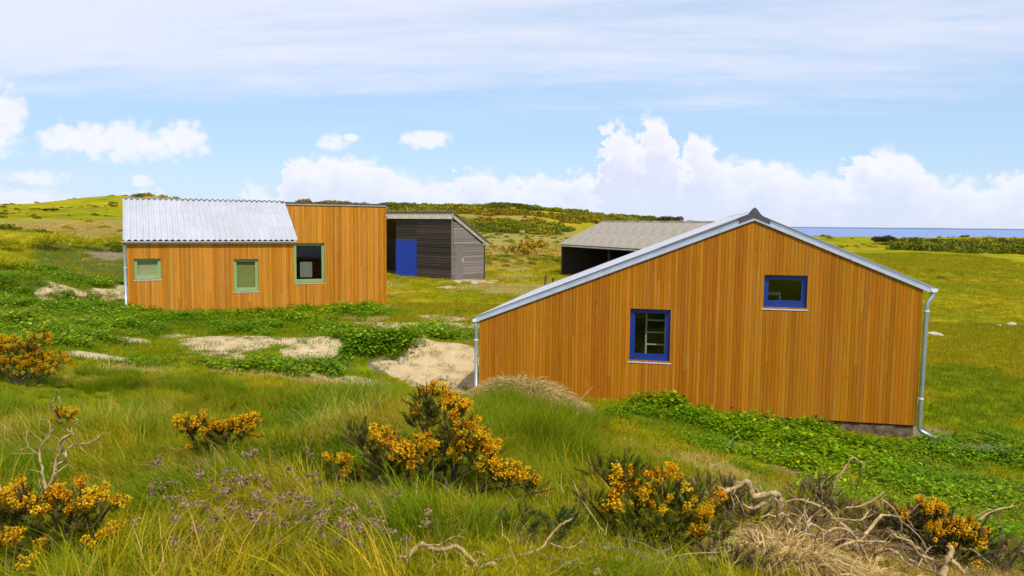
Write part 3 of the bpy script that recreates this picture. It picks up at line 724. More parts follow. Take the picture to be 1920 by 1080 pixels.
        mb.add(v, f).build('ridge_cap', 'ridge' if i == 0 else 'cement_old', root)
    window(root, *w1, 0.0, 'blue', lower=0.03)
    window(root, *w2, 0.0, 'blue', lower=0.03, sill='verge')
    gutter(root, (W + 0.17, -0.07, ER + 0.01), (W + 0.17, DEP, ER + 0.01), 0.065)
    gutter(root, (-0.085, -0.06, EL + 0.01), (-0.085, DEP, EL + 0.01), 0.05)
    pipe(root, [(W + 0.17, -0.02, ER - 0.05), (W + 0.16, -0.03, ER - 0.12), (W + 0.065, -0.06, ER - 0.24), (W + 0.05, -0.06, -0.02), (W + 0.06, -0.06, -0.08), (W + 0.37, -0.16, -0.215)], 0.037, brackets=(2.05, 0.5))
    pipe(root, [(-0.08, -0.01, EL - 0.04), (-0.055, -0.03, EL - 0.12), (-0.05, -0.03, -0.2)], 0.034, brackets=(1.2,))
    # ladder standing inside by the lower window
    c, s = math.cos(-th), math.sin(-th)
    g = lambda x, y: (-0.635 + x * c - y * s, 15.157 + x * s + y * c)
    gx, gy = g(3.235, 0.33)
    lad = empty('ladder', (gx, gy, 0.185), -th)
    tag(lad, 'pale metal ladder standing inside the lower blue window', 'ladder')
    for xx in (0.0, 0.36): MB().box(xx - 0.014, xx + 0.014, 0, 0.05, 0, 2.05).build('rail', 'ladder', lad)
    for k in range(7): MB().box(0.016, 0.344, 0.01, 0.04, 0.30 + k * 0.235, 0.325 + k * 0.235).build('rung', 'ladder', lad)
    # pale shelf seen through the upper window
    sx, sy = g(5.35, 0.55); sh = empty('wall_shelf', (sx, sy, 0.185), -th)
    tag(sh, 'pale shelf cabinet inside the small upper blue window', 'shelf')
    MB().box(0.0, 0.36, 0, 0.25, 2.02, 2.08).build('shelf_board', 'ladder', sh)
    MB().box(0.0, 0.03, 0, 0.25, 0, 2.019).build('upright', 'ladder', sh); MB().box(0.33, 0.36, 0, 0.25, 0, 2.019).build('upright', 'ladder', sh)
gabled_house()

# ------------------------------------------------------------------ cottage on the left
def cottage():
    th = math.radians(25.8); o0 = (-11.78, 23.5, 0.8425)
    root = empty('timber_cottage', o0, th)
    tag(root, 'honey larch cottage with green windows and pale corrugated roof beside tall block', 'house')
    XB, RUN, EZ, RZ, X1, TOP = 5.03, 2.4, 1.97, 3.22, 8.85, 3.24
    zb = -0.62
    w1 = (0.245, 0.985, 0.84, 1.465); w2 = (3.13, 3.88, 0.385, 1.42); w3 = (5.45, 6.55, 0.42, 1.865)
    # low front wing
    wall_panel(root, 0.07, XB - 0.02, zb, [(0, EZ - 0.01), (9, EZ - 0.01)], [w1, w2], 0.004, 0.18, 'membrane')
    clad(root, 0.05, XB, zb, lambda x: EZ, 0.066, [w1, w2], 'larch_light', 0.0, joint=0.3)
    MB().box(0.07, 0.2, 0.183, 4.8, zb, EZ).build('wall', 'larch_light', root)
    MB().box(XB - 0.2, XB - 0.02, 0.183, RUN - 0.05, zb, EZ).build('wall', 'larch_light', root)
    MB().prism([(0, 0), (0, 0), (0, 0)], 0, 0)
    # gable infill left and right above the eave
    for xx in (0.07, XB - 0.2):
        v = [(xx, 0.19, EZ + 0.003), (xx, RUN, EZ + 0.003), (xx, RUN, RZ - 0.06), (xx + 0.13, 0.19, EZ + 0.003), (xx + 0.13, RUN, EZ + 0.003), (xx + 0.13, RUN, RZ - 0.06)]
        MB().add(v, [(0, 1, 2), (5, 4, 3), (0, 3, 4, 1), (1, 4, 5, 2), (2, 5, 3, 0)]).build('gable_infill', 'larch_light', root)
    MB().box(0.2, XB - 0.2, 4.62, 4.8, zb, EZ).build('wall', 'larch_light', root)
    MB().box(0.203, XB - 0.203, 0.19, 4.6, zb + 0.1, zb + 0.16).build('floor_slab', 'inside', root)
    sl = math.atan2(RZ - EZ, RUN + 0.06); Ls = math.hypot(RUN + 0.06, RZ - EZ) + 0.02
    up = (0, math.cos(sl), math.sin(sl))
    MB().add([(0.06, -0.05, EZ + 0.002), (XB + 0.02, -0.05, EZ + 0.002), (XB + 0.02, RUN, RZ - 0.05), (0.06, RUN, RZ - 0.05), (0.06, -0.05, EZ + 0.03), (XB + 0.02, -0.05, EZ + 0.03), (XB + 0.02, RUN, RZ - 0.02), (0.06, RUN, RZ - 0.02)],
             [(0, 3, 2, 1), (4, 5, 6, 7), (0, 1, 5, 4), (1, 2, 6, 5), (2, 3, 7, 6), (3, 0, 4, 7)]).build('roof_deck', 'membrane', root)
    lay_sheets(root, (-0.04, -0.10, EZ + 0.062), (1, 0, 0), up, Ls + 0.02, 3, 6, 5, 'cement_white', pitch=0.1725, amp=0.027)
    lay_sheets(root, (-0.04 + 30 * 0.1725, 2 * RUN + 0.12, EZ + 0.062), (-1, 0, 0), (0, -math.cos(sl), math.sin(sl)), Ls + 0.02, 3, 6, 5, 'cement_white', pitch=0.1725, amp=0.027)
    # ridge pieces: folded, front flap scalloped over the waves
    for k in range(6):
        xa, xb = -0.05 + k * 0.8625, -0.05 + (k + 1) * 0.8625 - 0.004; mb = MB(); v = []; n = 41; c, s = math.cos(sl), math.sin(sl)
        for i in range(n):
            xx = xa + (xb - xa) * i / (n - 1); wv = 0.02 * math.cos(2 * math.pi * i / 8)
            v += [(xx, RUN + 0.03, RZ + 0.105), (xx, RUN - 0.21 * c, RZ + 0.098 - 0.21 * s + wv * 0.9 - 0.012), (xx, RUN + 0.06 + 0.21 * c, RZ + 0.098 - 0.21 * s)]
        f = []
        for i in range(n - 1): f += [(3 * i, 3 * i + 1, 3 * i + 4, 3 * i + 3), (3 * i, 3 * i + 3, 3 * i + 5, 3 * i + 2)]
        o = mb.add(v, f).build('ridge_cap', 'cement_white', root)
        md = o.modifiers.new('thick', 'SOLIDIFY'); md.thickness = 0.008
    gutter(root, (-0.07, -0.13, EZ + 0.025), (XB + 0.06, -0.13, EZ + 0.025), 0.045)
    pipe(root, [(0.0, -0.12, EZ - 0.02), (0.0, -0.08, EZ - 0.10), (0.0, -0.05, zb)], 0.045, brackets=(1.2, 0.1))
    window(root, *w1, 0.0, 'green', fw=0.05, blind='blind', lower=0.02)
    window(root, *w2, 0.0, 'green', fw=0.05, blind='blind_green', lower=0.02)
    # tall flat-topped block, its face in line with the ridge
    yb = RUN
    wall_panel(root, XB - 0.15, X1 - 0.02, zb, [(0, TOP - 0.02), (9, TOP - 0.02)], [w3], yb + 0.004, yb + 0.2, 'membrane')
    clad(root, XB - 0.02, X1, zb, lambda x: TOP - 0.005, 0.068, [w3], 'larch_light', yb, joint=0.2)
    MB().box(X1 - 0.2, X1 - 0.02, yb + 0.203, yb + 3.6, zb, TOP - 0.02).build('wall', 'larch_light', root)
    MB().box(XB - 0.15, X1 - 0.2, yb + 3.4, yb + 3.6, zb, TOP - 0.02).build('wall', 'larch_light', root)
    MB().box(XB - 0.15, XB + 0.0, yb + 0.203, yb + 3.39, zb, TOP - 0.02).build('wall', 'larch_light', root)
    MB().box(XB + 0.003, X1 - 0.203, yb + 0.21, yb + 3.39, zb + 0.1, zb + 0.16).build('floor_slab', 'inside', root)
    MB().box(XB - 0.02, X1 + 0.03, yb - 0.06, yb + 3.65, TOP + 0.002, TOP + 0.075).build('roof_edge', 'cement_lichen', root)
    MB().box(XB - 0.05, X1 + 0.05, yb - 0.09, yb + 3.68, TOP + 0.077, TOP + 0.10).build('roof_membrane', 'ridge', root)
    MB().box(XB + 1.0, X1 - 0.03, yb + 0.01, yb + 0.19, zb - 0.45, zb - 0.003).build('plinth', 'concrete', root)
    MB().box(X1 + 0.002, X1 + 0.045, yb - 0.03, yb + 0.06, zb - 0.12, TOP - 0.003).build('corner_board', 'larch_light', root)
    window(root, *w3, yb, 'green', fw=0.055, lower=0.03)
    c, s = math.cos(th), math.sin(th)
    g = lambda x, y: (o0[0] + x * c - y * s, o0[1] + x * s + y * c)
    px_, py_ = g(5.72, yb + 0.32)
    st = empty('display_board', (px_, py_, o0[2] + zb + 0.16), th)
    tag(st, 'pale rectangular board on legs inside the tall green window', 'board')
    MB().box(0.0, 0.44, 0, 0.02, 1.06, 1.62).build('panel', 'paper', st)
    for xx in (0.05, 0.36): MB().box(xx, xx + 0.03, 0.0, 0.02, 0, 1.058).build('leg', 'post', st)
cottage()

# ------------------------------------------------------------------ dark barn behind, with blue door
def dark_barn():
    a = math.radians(42); c0 = (-3.10, 40.0, 0.49)
    # local x runs from the far left end (x<0) to the near corner (0), y back; the end wall runs along +y
    root = empty('plank_barn', c0, -a)
    tag(root, 'dark plank barn with blue door and grey weathered gable end', 'barn')
    H, R_, DEP, LEN = 3.2, 1.82, 2.3, 8.5
    dl, dr, dh = -4.5, -2.78, 2.03
    def planks(x0, x1, y0, y1, zb, zt, h, material, end=False):
        z = zb
        while z < zt - 0.02:
            z1 = min(z + h, zt)
            if end:
                ya, yb_ = 0.0, DEP if z1 <= R_ else DEP * (H - z1) / (H - R_)
                yb0 = DEP if z <= R_ else DEP * (H - z) / (H - R_)
                if yb_ > 0.03:
                    dx = random.uniform(0, 0.01)
                    v = [(0.003 + dx, 0.03, z), (0.003 + dx, yb0, z), (0.003 + dx, yb_, z1 - 0.012), (0.003 + dx, 0.03, z1 - 0.012), (0.03 + dx, 0.03, z), (0.03 + dx, yb0, z), (0.018 + dx, yb_, z1 - 0.012), (0.018 + dx, 0.03, z1 - 0.012)]
                    MB().add(v, [(0, 3, 2, 1)[::-1], (4, 5, 6, 7), (0, 1, 5, 4)[::-1], (1, 2, 6, 5), (2, 3, 7, 6), (3, 0, 4, 7)]).build('plank', material, root)
            else:
                dy = random.uniform(0, 0.01)
                v = [(x0, y0 - dy - 0.028, z), (x1, y0 - dy - 0.028, z), (x1, y0, z), (x0, y0, z), (x0, y0 - dy - 0.014, z1 - 0.012), (x1, y0 - dy - 0.014, z1 - 0.012), (x1, y0, z1 - 0.012), (x0, y0, z1 - 0.012)]
                MB().add(v, [(0, 3, 2, 1), (4, 5, 6, 7), (0, 1, 5, 4), (1, 2, 6, 5), (2, 3, 7, 6), (3, 0, 4, 7)]).build('plank', material, root)
            z = z1
    ph = 0.145
    planks(dr, 0.0, 0.0, 0, 0, H, ph, 'dark_wood')
    planks(dl, dr, 0.0, 0, dh, H, ph, 'dark_wood')
    planks(0, 0, 0, 0, 0.02, H, ph, 'greyplank', end=True)
    MB().prism([(dl, -0.3), (-0.02, -0.3), (-0.02, H - 0.02), (dl, H - 0.02)], 0.003, 0.06).build('wall', 'membrane', root)
    v = [(-0.05, 0.063, -0.3), (-0.05, DEP, -0.3), (-0.05, DEP, R_ - 0.03), (-0.05, 0.063, H - 0.06), (0.0, 0.063, -0.3), (0.0, DEP, -0.3), (0.0, DEP, R_ - 0.03), (0.0, 0.063, H - 0.06)]
    MB().add(v, [(0, 3, 2, 1), (4, 5, 6, 7), (0, 1, 5, 4), (1, 2, 6, 5), (2, 3, 7, 6), (3, 0, 4, 7)]).build('wall', 'membrane', root)
    MB().box(-LEN, -0.06, DEP - 0.05, DEP, -0.3, R_ + 0.20).build('wall', 'membrane', root)
    MB().box(-LEN, -LEN + 0.05, 0.0, DEP - 0.06, -0.3, R_ - 0.04).build('wall', 'membrane', root)
    # blue door, proud of the planks
    d = MB()
    for k in range(6):
        x = dl + 0.02 + k * (dr - dl - 0.04) / 6; d.box(x, x + (dr - dl - 0.04) / 6 - 0.006, -0.045, -0.012, 0.02, dh - 0.02)
    door = d.build('door', 'blue_door', root)
    MB().box(dl, dl + 0.018, -0.05, 0.0, 0, dh).box(dr - 0.018, dr, -0.05, 0.0, 0, dh).box(dl, dr, -0.05, 0.0, dh - 0.019, dh).build('door_frame', 'blue_door', door)
    MB().box(dr - 0.16, dr - 0.13, -0.075, -0.045, 0.98, 1.14).build('handle', 'ridge', door)
    # side door in the grey gable end, barely a shade apart
    sd = MB().box(0.045, 0.062, 0.14, 0.72, 0.06, 1.86).build('side_door', 'greyplank', root)
    MB().box(0.063, 0.08, 0.64, 0.72, 0.98, 1.18).build('latch_plate', 'cement_white', sd)
    MB().box(-0.028, 0.05, -0.055, -0.029, 0, H).build('corner_board', 'greyplank', root)
    MB().box(0.02, 0.075, DEP, DEP + 0.06, 0, R_).build('corner_board', 'dark_wood', root)
    # roof: long rear slope, short lichened front apron
    sl = math.atan2(H - R_, DEP); Ls = math.hypot(DEP, H - R_)
    ov = 0.34
    lay_sheets(root, (0.16, DEP + ov * math.cos(sl), R_ - ov * math.sin(sl) + 0.33), (-1, 0, 0), (0, -math.cos(sl), math.sin(sl)), Ls + ov + 0.05, 2, 10, 5, 'cement_lichen')
    me = sheet_mesh('roof_sheet', 5, 0.42, 'cement_lichen')
    for k in range(6):
        o = link('roof_sheet', me, root); place(o, (0.16 - (k + 1) * 0.885, -0.16, H + 0.01), (1, 0, 0), (0, 0.42, 0.88))
    # apron runs lower beyond the wall, over the open bay
    me2 = sheet_mesh('roof_sheet', 5, 0.95, 'cement_white')
    for k in range(4):
        o = link('roof_sheet', me2, root); place(o, (0.16 - (k + 7) * 0.885, -0.62, H - 0.26 - 0.02 * k), (1, 0, 0), (0, 0.75, 0.62))
    MB().box(-LEN, -5.1, 0.03, 0.10, H - 0.12, H + 0.02).build('eave_beam', 'post', root)
    for x in (-8.3, -6.6): MB().box(x, x + 0.12, 0.03, 0.15, -0.3, H - 0.122).build('post', 'dark_wood', root)
    v = [(-LEN, -0.06, H + 0.0), (-0.07, -0.06, H + 0.0), (-0.07, DEP + 0.05, R_ + 0.205), (-LEN, DEP + 0.05, R_ + 0.205)]; v += [(p[0], p[1], p[2] + 0.03) for p in v]
    MB().add(v, [(0, 3, 2, 1), (4, 5, 6, 7), (0, 1, 5, 4), (1, 2, 6, 5), (2, 3, 7, 6), (3, 0, 4, 7)]).build('bay_shade_sheet', 'membrane', root)  # dark sheet added under the roof, standing in for the open bay's shade
    # verge board on the gable end
    v = [(0.03, -0.10, H + 0.10), (0.03, DEP + 0.3, R_ - 0.20 + 0.12), (0.03, DEP + 0.3, R_ - 0.20 + 0.28), (0.03, -0.10, H + 0.30),
         (0.08, -0.10, H + 0.10), (0.08, DEP + 0.3, R_ - 0.20 + 0.12), (0.08, DEP + 0.3, R_ - 0.20 + 0.28), (0.08, -0.10, H + 0.30)]
    MB().add(v, [(0, 3, 2, 1), (4, 5, 6, 7), (0, 1, 5, 4), (1, 2, 6, 5), (2, 3, 7, 6), (3, 0, 4, 7)]).build('verge_board', 'cement_lichen', root)
dark_barn()

# ------------------------------------------------------------------ open-sided shed behind the gabled house
def open_shed():
    a = math.radians(65); e0 = (2.82, 45.0, 0.25)
    root = empty('open_shed', e0, -a)
    tag(root, 'open sided grey shed with corrugated roof behind the gabled house', 'shed')
    LEN, RUN, EZ, RZ = 10.4, 2.8, 2.10, 3.32
    sl = math.atan2(RZ - EZ, RUN); Ls = math.hypot(RUN, RZ - EZ); c, s = math.cos(sl), math.sin(sl)
    lay_sheets(root, (0.0, -0.18 * c, EZ - 0.18 * s + 0.06), (1, 0, 0), (0, c, s), Ls + 0.18, 2, 12, 5, 'cement_old', pitch=LEN / 60)
    lay_sheets(root, (LEN, 2 * RUN + 0.18 * c, EZ - 0.18 * s + 0.06), (-1, 0, 0), (0, -c, s), Ls + 0.18, 2, 12, 5, 'cement_old', pitch=LEN / 60)
    for k in range(8):
        x0 = k * LEN / 8
        MB().tube([(x0, RUN, RZ + 0.06), (x0 + LEN / 8 - 0.01, RUN, RZ + 0.06)], 0.09, 8).build('ridge_cap', 'cement_lichen', root, smooth=True)
    for k in range(3): MB().box(0.05 + k * 5.07, 0.17 + k * 5.07, 0.0, 0.12, -0.5, EZ - 0.09).build('post', 'dark_wood', root)  # posts take a darker wood, putting the shed's inner shade into their colour
    MB().box(0.0, LEN, 0.0, 0.10, EZ - 0.088, EZ - 0.01).build('eave_beam', 'post', root)
    gutter(root, (-0.02, -0.22, EZ - 0.07), (LEN, -0.22, EZ - 0.07), 0.06)
    MB().box(0.0, LEN, 2 * RUN - 0.06, 2 * RUN, -0.5, EZ + 0.06).build('wall', 'dark_wood', root)
    for x in (0.0, LEN - 0.05):
        v = [(x, 0.13, -0.5), (x, 2 * RUN - 0.063, -0.5), (x, 2 * RUN - 0.063, EZ - 0.02), (x, RUN, RZ - 0.06), (x, 0.13, EZ - 0.02)]
        v += [(p[0] + 0.05, p[1], p[2]) for p in v]
        MB().add(v, [(0, 1, 2, 3, 4)[::-1], (5, 6, 7, 8, 9), (0, 1, 6, 5), (1, 2, 7, 6), (2, 3, 8, 7), (3, 4, 9, 8), (4, 0, 5, 9)]).build('wall', 'dark_wood', root)
open_shed()

# ------------------------------------------------------------------ scattering: thousands of small plants as instances of a few
def scatter(name, P, rz, scl, idx, protos, label, cat, tilt=None):
    """protos: list of meshes. One object whose points each carry one plant."""
    coll = bpy.data.collections.new(name + '_kinds')
    for i, me in enumerate(protos):
        o = bpy.data.objects.new('%s_kind_%02d' % (name, i), me); coll.objects.link(o)
    me = bpy.data.meshes.new(name); n = len(P)
    me.vertices.add(n); me.vertices.foreach_set('co', np.ascontiguousarray(P, np.float32).ravel())
    rot = np.zeros((n, 3), np.float32); rot[:, 2] = rz
    if tilt is not None: rot[:, :2] = tilt
    a = me.attributes.new('turn', 'FLOAT_VECTOR', 'POINT'); a.data.foreach_set('vector', rot.ravel())
    a = me.attributes.new('size', 'FLOAT', 'POINT'); a.data.foreach_set('value', np.asarray(scl, np.float32))
    a = me.attributes.new('which', 'INT', 'POINT'); a.data.foreach_set('value', np.asarray(idx, np.int32))
    o = link(name, me)
    ng = bpy.data.node_groups.new(name + '_scatter', 'GeometryNodeTree')
    ng.interface.new_socket('Geometry', in_out='INPUT', socket_type='NodeSocketGeometry'); ng.interface.new_socket('Geometry', in_out='OUTPUT', socket_type='NodeSocketGeometry')
    N, L = ng.nodes, ng.links
    gi, go = N.new('NodeGroupInput'), N.new('NodeGroupOutput')
    ci = N.new('GeometryNodeCollectionInfo'); ci.inputs[0].default_value = coll; ci.inputs['Separate Children'].default_value = True; ci.inputs['Reset Children'].default_value = True
    ip = N.new('GeometryNodeInstanceOnPoints'); ip.inputs['Pick Instance'].default_value = True
    def na(nm, t):
        q = N.new('GeometryNodeInputNamedAttribute'); q.data_type = t; q.inputs[0].default_value = nm; return q.outputs[0]
    L.new(gi.outputs[0], ip.inputs['Points']); L.new(ci.outputs[0], ip.inputs['Instance'])
    L.new(na('which', 'INT'), ip.inputs['Instance Index'])
    e2r = N.new('FunctionNodeEulerToRotation'); L.new(na('turn', 'FLOAT_VECTOR'), e2r.inputs[0]); L.new(e2r.outputs[0], ip.inputs['Rotation'])
    L.new(na('size', 'FLOAT'), ip.inputs['Scale']); L.new(ip.outputs[0], go.inputs[0])
    md = o.modifiers.new('scatter', 'NODES'); md.node_group = ng
    tag(o, label, cat, kind='stuff')
    return o

def blades(n, R, h0, h1, w, lean, tones, seed, material, seg=3, droop=0.35, comb=0.0):
    """a tuft: n bent tapering blades"""
    r = np.random.default_rng(seed)
    ang = r.uniform(0, 2 * np.pi, n); rad = R * np.sqrt(r.uniform(0, 1, n)); bx, by = rad * np.cos(ang), rad * np.sin(ang)
    h = r.uniform(h0, h1, n); la = r.normal(0, comb, n) if comb else r.uniform(0, 2 * np.pi, n); ln = r.uniform(0.2, 1, n) * lean
    tw = r.uniform(0, np.pi, n); V = []; T = []
    tn = np.array(tones)[r.integers(0, len(tones), n)] * r.uniform(0.8, 1.2, (n, 1))
    for k in range(seg + 1):
        t = k / seg
        off = ln * h * t ** 1.8; z = h * (t - droop * ln * t ** 2.5)
        cx = bx + np.cos(la) * off; cy = by + np.sin(la) * off
        ww = w * (1 - 0.85 * t) * 0.5
        dx, dy = np.cos(tw) * ww, np.sin(tw) * ww
        V += [np.stack([cx - dx, cy - dy, z], -1), np.stack([cx + dx, cy + dy, z], -1)]
        T += [tn, tn]
    V = np.stack(V, 1).reshape(-1, 3); T = np.stack(T, 1).reshape(-1, 3)
    k = 2 * (seg + 1); base = (np.arange(n) * k)[:, None]
    F = np.concatenate([base + np.array([[2 * i, 2 * i + 1, 2 * i + 3, 2 * i + 2]]) for i in range(seg)], 0)
    me = npmesh('tuft', V, F, material, T); me.shade_smooth()
    return me
def leafy(n, R, H, size, tones, seed, material, up=0.6):
    """a low broad-leaved plant: folded, pointed leaves over a dome"""
    r = np.random.default_rng(seed)
    shape = np.array([[0, 0, 0], [0.28, 0.30, 0.04], [0.36, 0.62, 0.02], [0, 1.0, -0.12], [-0.36, 0.62, 0.02], [-0.28, 0.30, 0.04], [0, 0.5, -0.05]])
    tri = np.array([[0, 1, 6], [1, 2, 6], [2, 3, 6], [3, 4, 6], [4, 5, 6], [5, 0, 6]])
    a = r.uniform(0, 2 * np.pi, n); rr = np.sqrt(r.uniform(0, 1, n)); x, y = R * rr * np.cos(a), R * rr * np.sin(a)
    z = H * (1 - 0.55 * rr ** 2) * r.uniform(0.35, 1, n)
    az = a + r.normal(0, 0.9, n); pitch = r.uniform(-0.5, 0.7, n) * (1.2 - up) + r.normal(0, 0.2, n); s = size * r.uniform(0.6, 1.25, n)
    V = np.einsum('n,vk->nvk', s, shape)
    c, sn = np.cos(pitch)[:, None], np.sin(pitch)[:, None]
    Y = V[..., 1] * c - V[..., 2] * sn; Z = V[..., 1] * sn + V[..., 2] * c; X = V[..., 0]
    c, sn = np.cos(az)[:, None], np.sin(az)[:, None]
    VX = Y * c - X * sn + x[:, None]; VY = Y * sn + X * c + y[:, None]; VZ = Z + z[:, None]
    P = np.stack([VX, VY, VZ], -1).reshape(-1, 3)
    tn = np.array(tones)[r.integers(0, len(tones), n)] * r.uniform(0.75, 1.25, (n, 1)); T = np.repeat(tn, 7, 0)
    F = (np.arange(n)[:, None, None] * 7 + tri[None]).reshape(-1, 3)
    # stalks
    return npmesh('leafy', P, F, material, T)

GT = [(0.225, 0.238, 0.003), (0.275, 0.272, 0.003), (0.160, 0.210, 0.003), (0.345, 0.305, 0.005), (0.42, 0.33, 0.018), (0.235, 0.245, 0.003)]
LUSH = [(0.100, 0.190, 0.003), (0.145, 0.225, 0.003), (0.185, 0.250, 0.004), (0.245, 0.265, 0.004)]
STRAW = [(0.60, 0.44, 0.17), (0.52, 0.36, 0.12), (0.68, 0.54, 0.26), (0.40, 0.26, 0.09)]
LEAF = [(0.125, 0.270, 0.003), (0.170, 0.330, 0.005), (0.24, 0.39, 0.008), (0.065, 0.165, 0.003), (0.20, 0.26, 0.006)]

def sample(n, X0, X1, Y0, Y1):
    return RNG.uniform(X0, X1, n), RNG.uniform(Y0, Y1, n)
def in_view(X, Y, pad=0.10, extra=0.6):
    return np.abs(X) < (0.662 + pad) * np.maximum(Y, 0.5) + extra
HOUSES = [((-0.635, 15.157), -math.radians(12), 8.0, 6.8), ((-11.78, 23.5), math.radians(25.8), 8.9, 6.0), ((-3.1, 40), -math.radians(42), None, None), ((2.82, 45.0), -math.radians(65), 10.4, 5.6)]
def outside(X, Y, pad=0.0):
    ok = np.ones(X.shape, bool)
    for (ox, oy), a, w, d in HOUSES:
        c, s = math.cos(a), math.sin(a); lx = (X - ox) * c + (Y - oy) * s; ly = -(X - ox) * s + (Y - oy) * c
        x0, x1, d1 = (0, w, d) if w else (-8.5, 0.1, 2.4)
        y0 = 0
        if w == 8.9:
            inn = ((lx > -pad) & (lx < 5.05 + pad) & (ly > -pad) & (ly < d)) | ((lx > 5) & (lx < w + pad) & (ly > 2.4 - pad) & (ly < d))
        else: inn = (lx > x0 - pad) & (lx < x1 + pad) & (ly > y0 - pad) & (ly < d1 + pad)
        ok &= ~inn
    return ok

LOW = []      # trampled and shaded-out places where the grass stays low
for px, py, rr in [(760, 1060, 0.3), (830, 1050, 0.3), (900, 1060, 0.3), (960, 1060, 0.3), (1030, 1040, 0.3), (830, 1100, 0.3), (920, 1100, 0.3), (1000, 1100, 0.3), (1440, 1060, 0.6), (1560, 1060, 0.6), (1680, 1050, 0.6), (1800, 1060, 0.6), (1500, 1000, 0.6), (1340, 1050, 0.5),
                   (840, 940, 0.35), (750, 950, 0.35), (390, 880, 0.3), (110, 1050, 0.3), (1200, 1040, 0.45), (1280, 1040, 0.45), (650, 940, 0.25), (90, 960, 0.3), (900, 930, 0.3), (950, 945, 0.35), (1000, 935, 0.3), (40, 735, 0.6), (90, 735, 0.6), (980, 770, 0.8), (1040, 770, 0.8), (900, 760, 0.8), (1350, 880, 0.9), (1450, 900, 0.9), (1250, 850, 0.8)]:
    g_ = ground(px, py); LOW.append((g_[0], g_[1], rr))
def grow_grass():
    # long dune grass of the foreground
    X, Y = sample(26000, -11, 11, 2.2, 13.5)
    keep = in_view(X, Y) & outside(X, Y, 0.15)
    bare = np.maximum.reduce([mask('sand', X, Y), mask('soil', X, Y), 0.8 * mask('nettle', X, Y), 0.85 * mask('dry', X, Y)])
    keep &= RNG.uniform(0, 1, len(X)) > bare
    far_right = (X > 1.5) & (Y > 9.5); keep &= ~(far_right & (RNG.uniform(0, 1, len(X)) < 0.8))
    X, Y = X[keep], Y[keep]
    lush = np.maximum(mask('lush', X, Y), np.clip(fbm(X / 1.0, Y / 1.0, 3, 19) * 4.5 + 0.15, 0, 1)) > RNG.uniform(0.1, 0.9, len(X))
    protos = [blades(46, 0.13, 0.12, 0.37, 0.0070, 1.15, GT, 100 + i, 'grass', seg=4, droop=0.5, comb=0.75) for i in range(6)]
    protos += [blades(52, 0.13, 0.13, 0.39, 0.0070, 0.95, LUSH, 120 + i, 'grass', seg=4, droop=0.5, comb=0.75) for i in range(3)]
    protos += [blades(34, 0.13, 0.18, 0.44, 0.0055, 1.3, STRAW[:2] + GT[3:5], 130 + i, 'grass', seg=4, droop=0.5, comb=0.6) for i in range(2)]
    idx = np.where(lush, RNG.integers(6, 9, len(X)), RNG.integers(0, 6, len(X)))
    tuftn = fbm(X / 0.55, Y / 0.55, 3, 77) * 1.3
    idx = np.where((fbm(X / 1.4, Y / 1.4, 3, 78) > 0.26) & (RNG.uniform(0, 1, len(X)) < 0.22), RNG.integers(9, 11, len(X)), idx)
    size = RNG.uniform(0.65, 1.2, len(X)) * np.clip(1.05 + 0.9 * tuftn, 0.35, 1.8) * np.clip(1.05 - (Y - 3) * 0.05, 0.45, 1.0) * np.where(X > 0.12 * Y + 0.8, 0.7, 1.0)
    for lx, ly, lr in LOW: size = size * (1 - 0.66 * np.exp(-((X - lx) ** 2 + (Y - ly) ** 2) / lr ** 2))
    P = np.stack([X, Y, height(X, Y) - 0.015], -1)
    scatter('long_grass', P, fbm(X / 1.3, Y / 1.3, 3, 23) * 7 + 3.4 + RNG.normal(0, 0.45, len(X)), size, idx, protos, 'long yellow green dune grass covering the near slope', 'grass', RNG.normal(0, 0.12, (len(X), 2)))
    X, Y = sample(15000, -8, 8, 2.2, 10); keep = in_view(X, Y) & (RNG.uniform(0, 1, len(X)) > np.maximum(mask('sand', X, Y), 0.7 * mask('soil', X, Y))); X, Y = X[keep], Y[keep]
    protos = [blades(30, 0.14, 0.04, 0.13, 0.006, 1.0, GT + STRAW[:1], 150 + i, 'grass', seg=2) for i in range(4)] + [blades(30, 0.14, 0.03, 0.12, 0.005, 1.3, STRAW + GT[3:5], 160, 'grass', seg=2)]
    idx = np.where(fbm(X / 1.2, Y / 1.2, 3, 15) + mask('dry', X, Y) > 0.35, 4, RNG.integers(0, 4, len(X)))
    scatter('grass_undergrowth', np.stack([X, Y, height(X, Y) - 0.01], -1), RNG.uniform(0, 6.28, len(X)), RNG.uniform(0.7, 1.3, len(X)), idx, protos, 'short matted grass at the feet of the long grass', 'grass')
    # short turf around the buildings and over the near field
    X = np.concatenate([RNG.uniform(-22, 22, 52000), RNG.uniform(-40, 45, 42000)]); Y = np.concatenate([RNG.uniform(9, 30, 52000), RNG.uniform(28, 75, 42000)])
    keep = in_view(X, Y, 0.05, 0.5) & outside(X, Y, 0.05)
    bare = np.maximum.reduce([0.88 * mask('sand', X, Y), 0.75 * mask('soil', X, Y), 0.35 * mask('nettle', X, Y), 0.4 * mask('dry', X, Y)])
    keep &= (RNG.uniform(0, 1, len(X)) > bare) & ~((Y < 13) & (X < 1.5))
    X, Y = X[keep], Y[keep]
    protos = [blades(26, 0.16, 0.04, 0.11, 0.010, 0.9, GT, 200 + i, 'turf', seg=2) for i in range(3)] + [blades(26, 0.16, 0.04, 0.11, 0.010, 0.9, LUSH, 210 + i, 'turf', seg=2) for i in range(2)] \
        + [blades(26, 0.16, 0.04, 0.12, 0.009, 1.0, STRAW + GT[3:5], 220, 'turf', seg=2)]
    lush = mask('lush', X, Y) > RNG.uniform(0.1, 0.9, len(X)); dry = (mask('dry', X, Y) > RNG.uniform(0.1, 0.9, len(X))) | (fbm(X / 7, Y / 4, 3, 51) > np.where(X > 4, 0.70, 0.45))
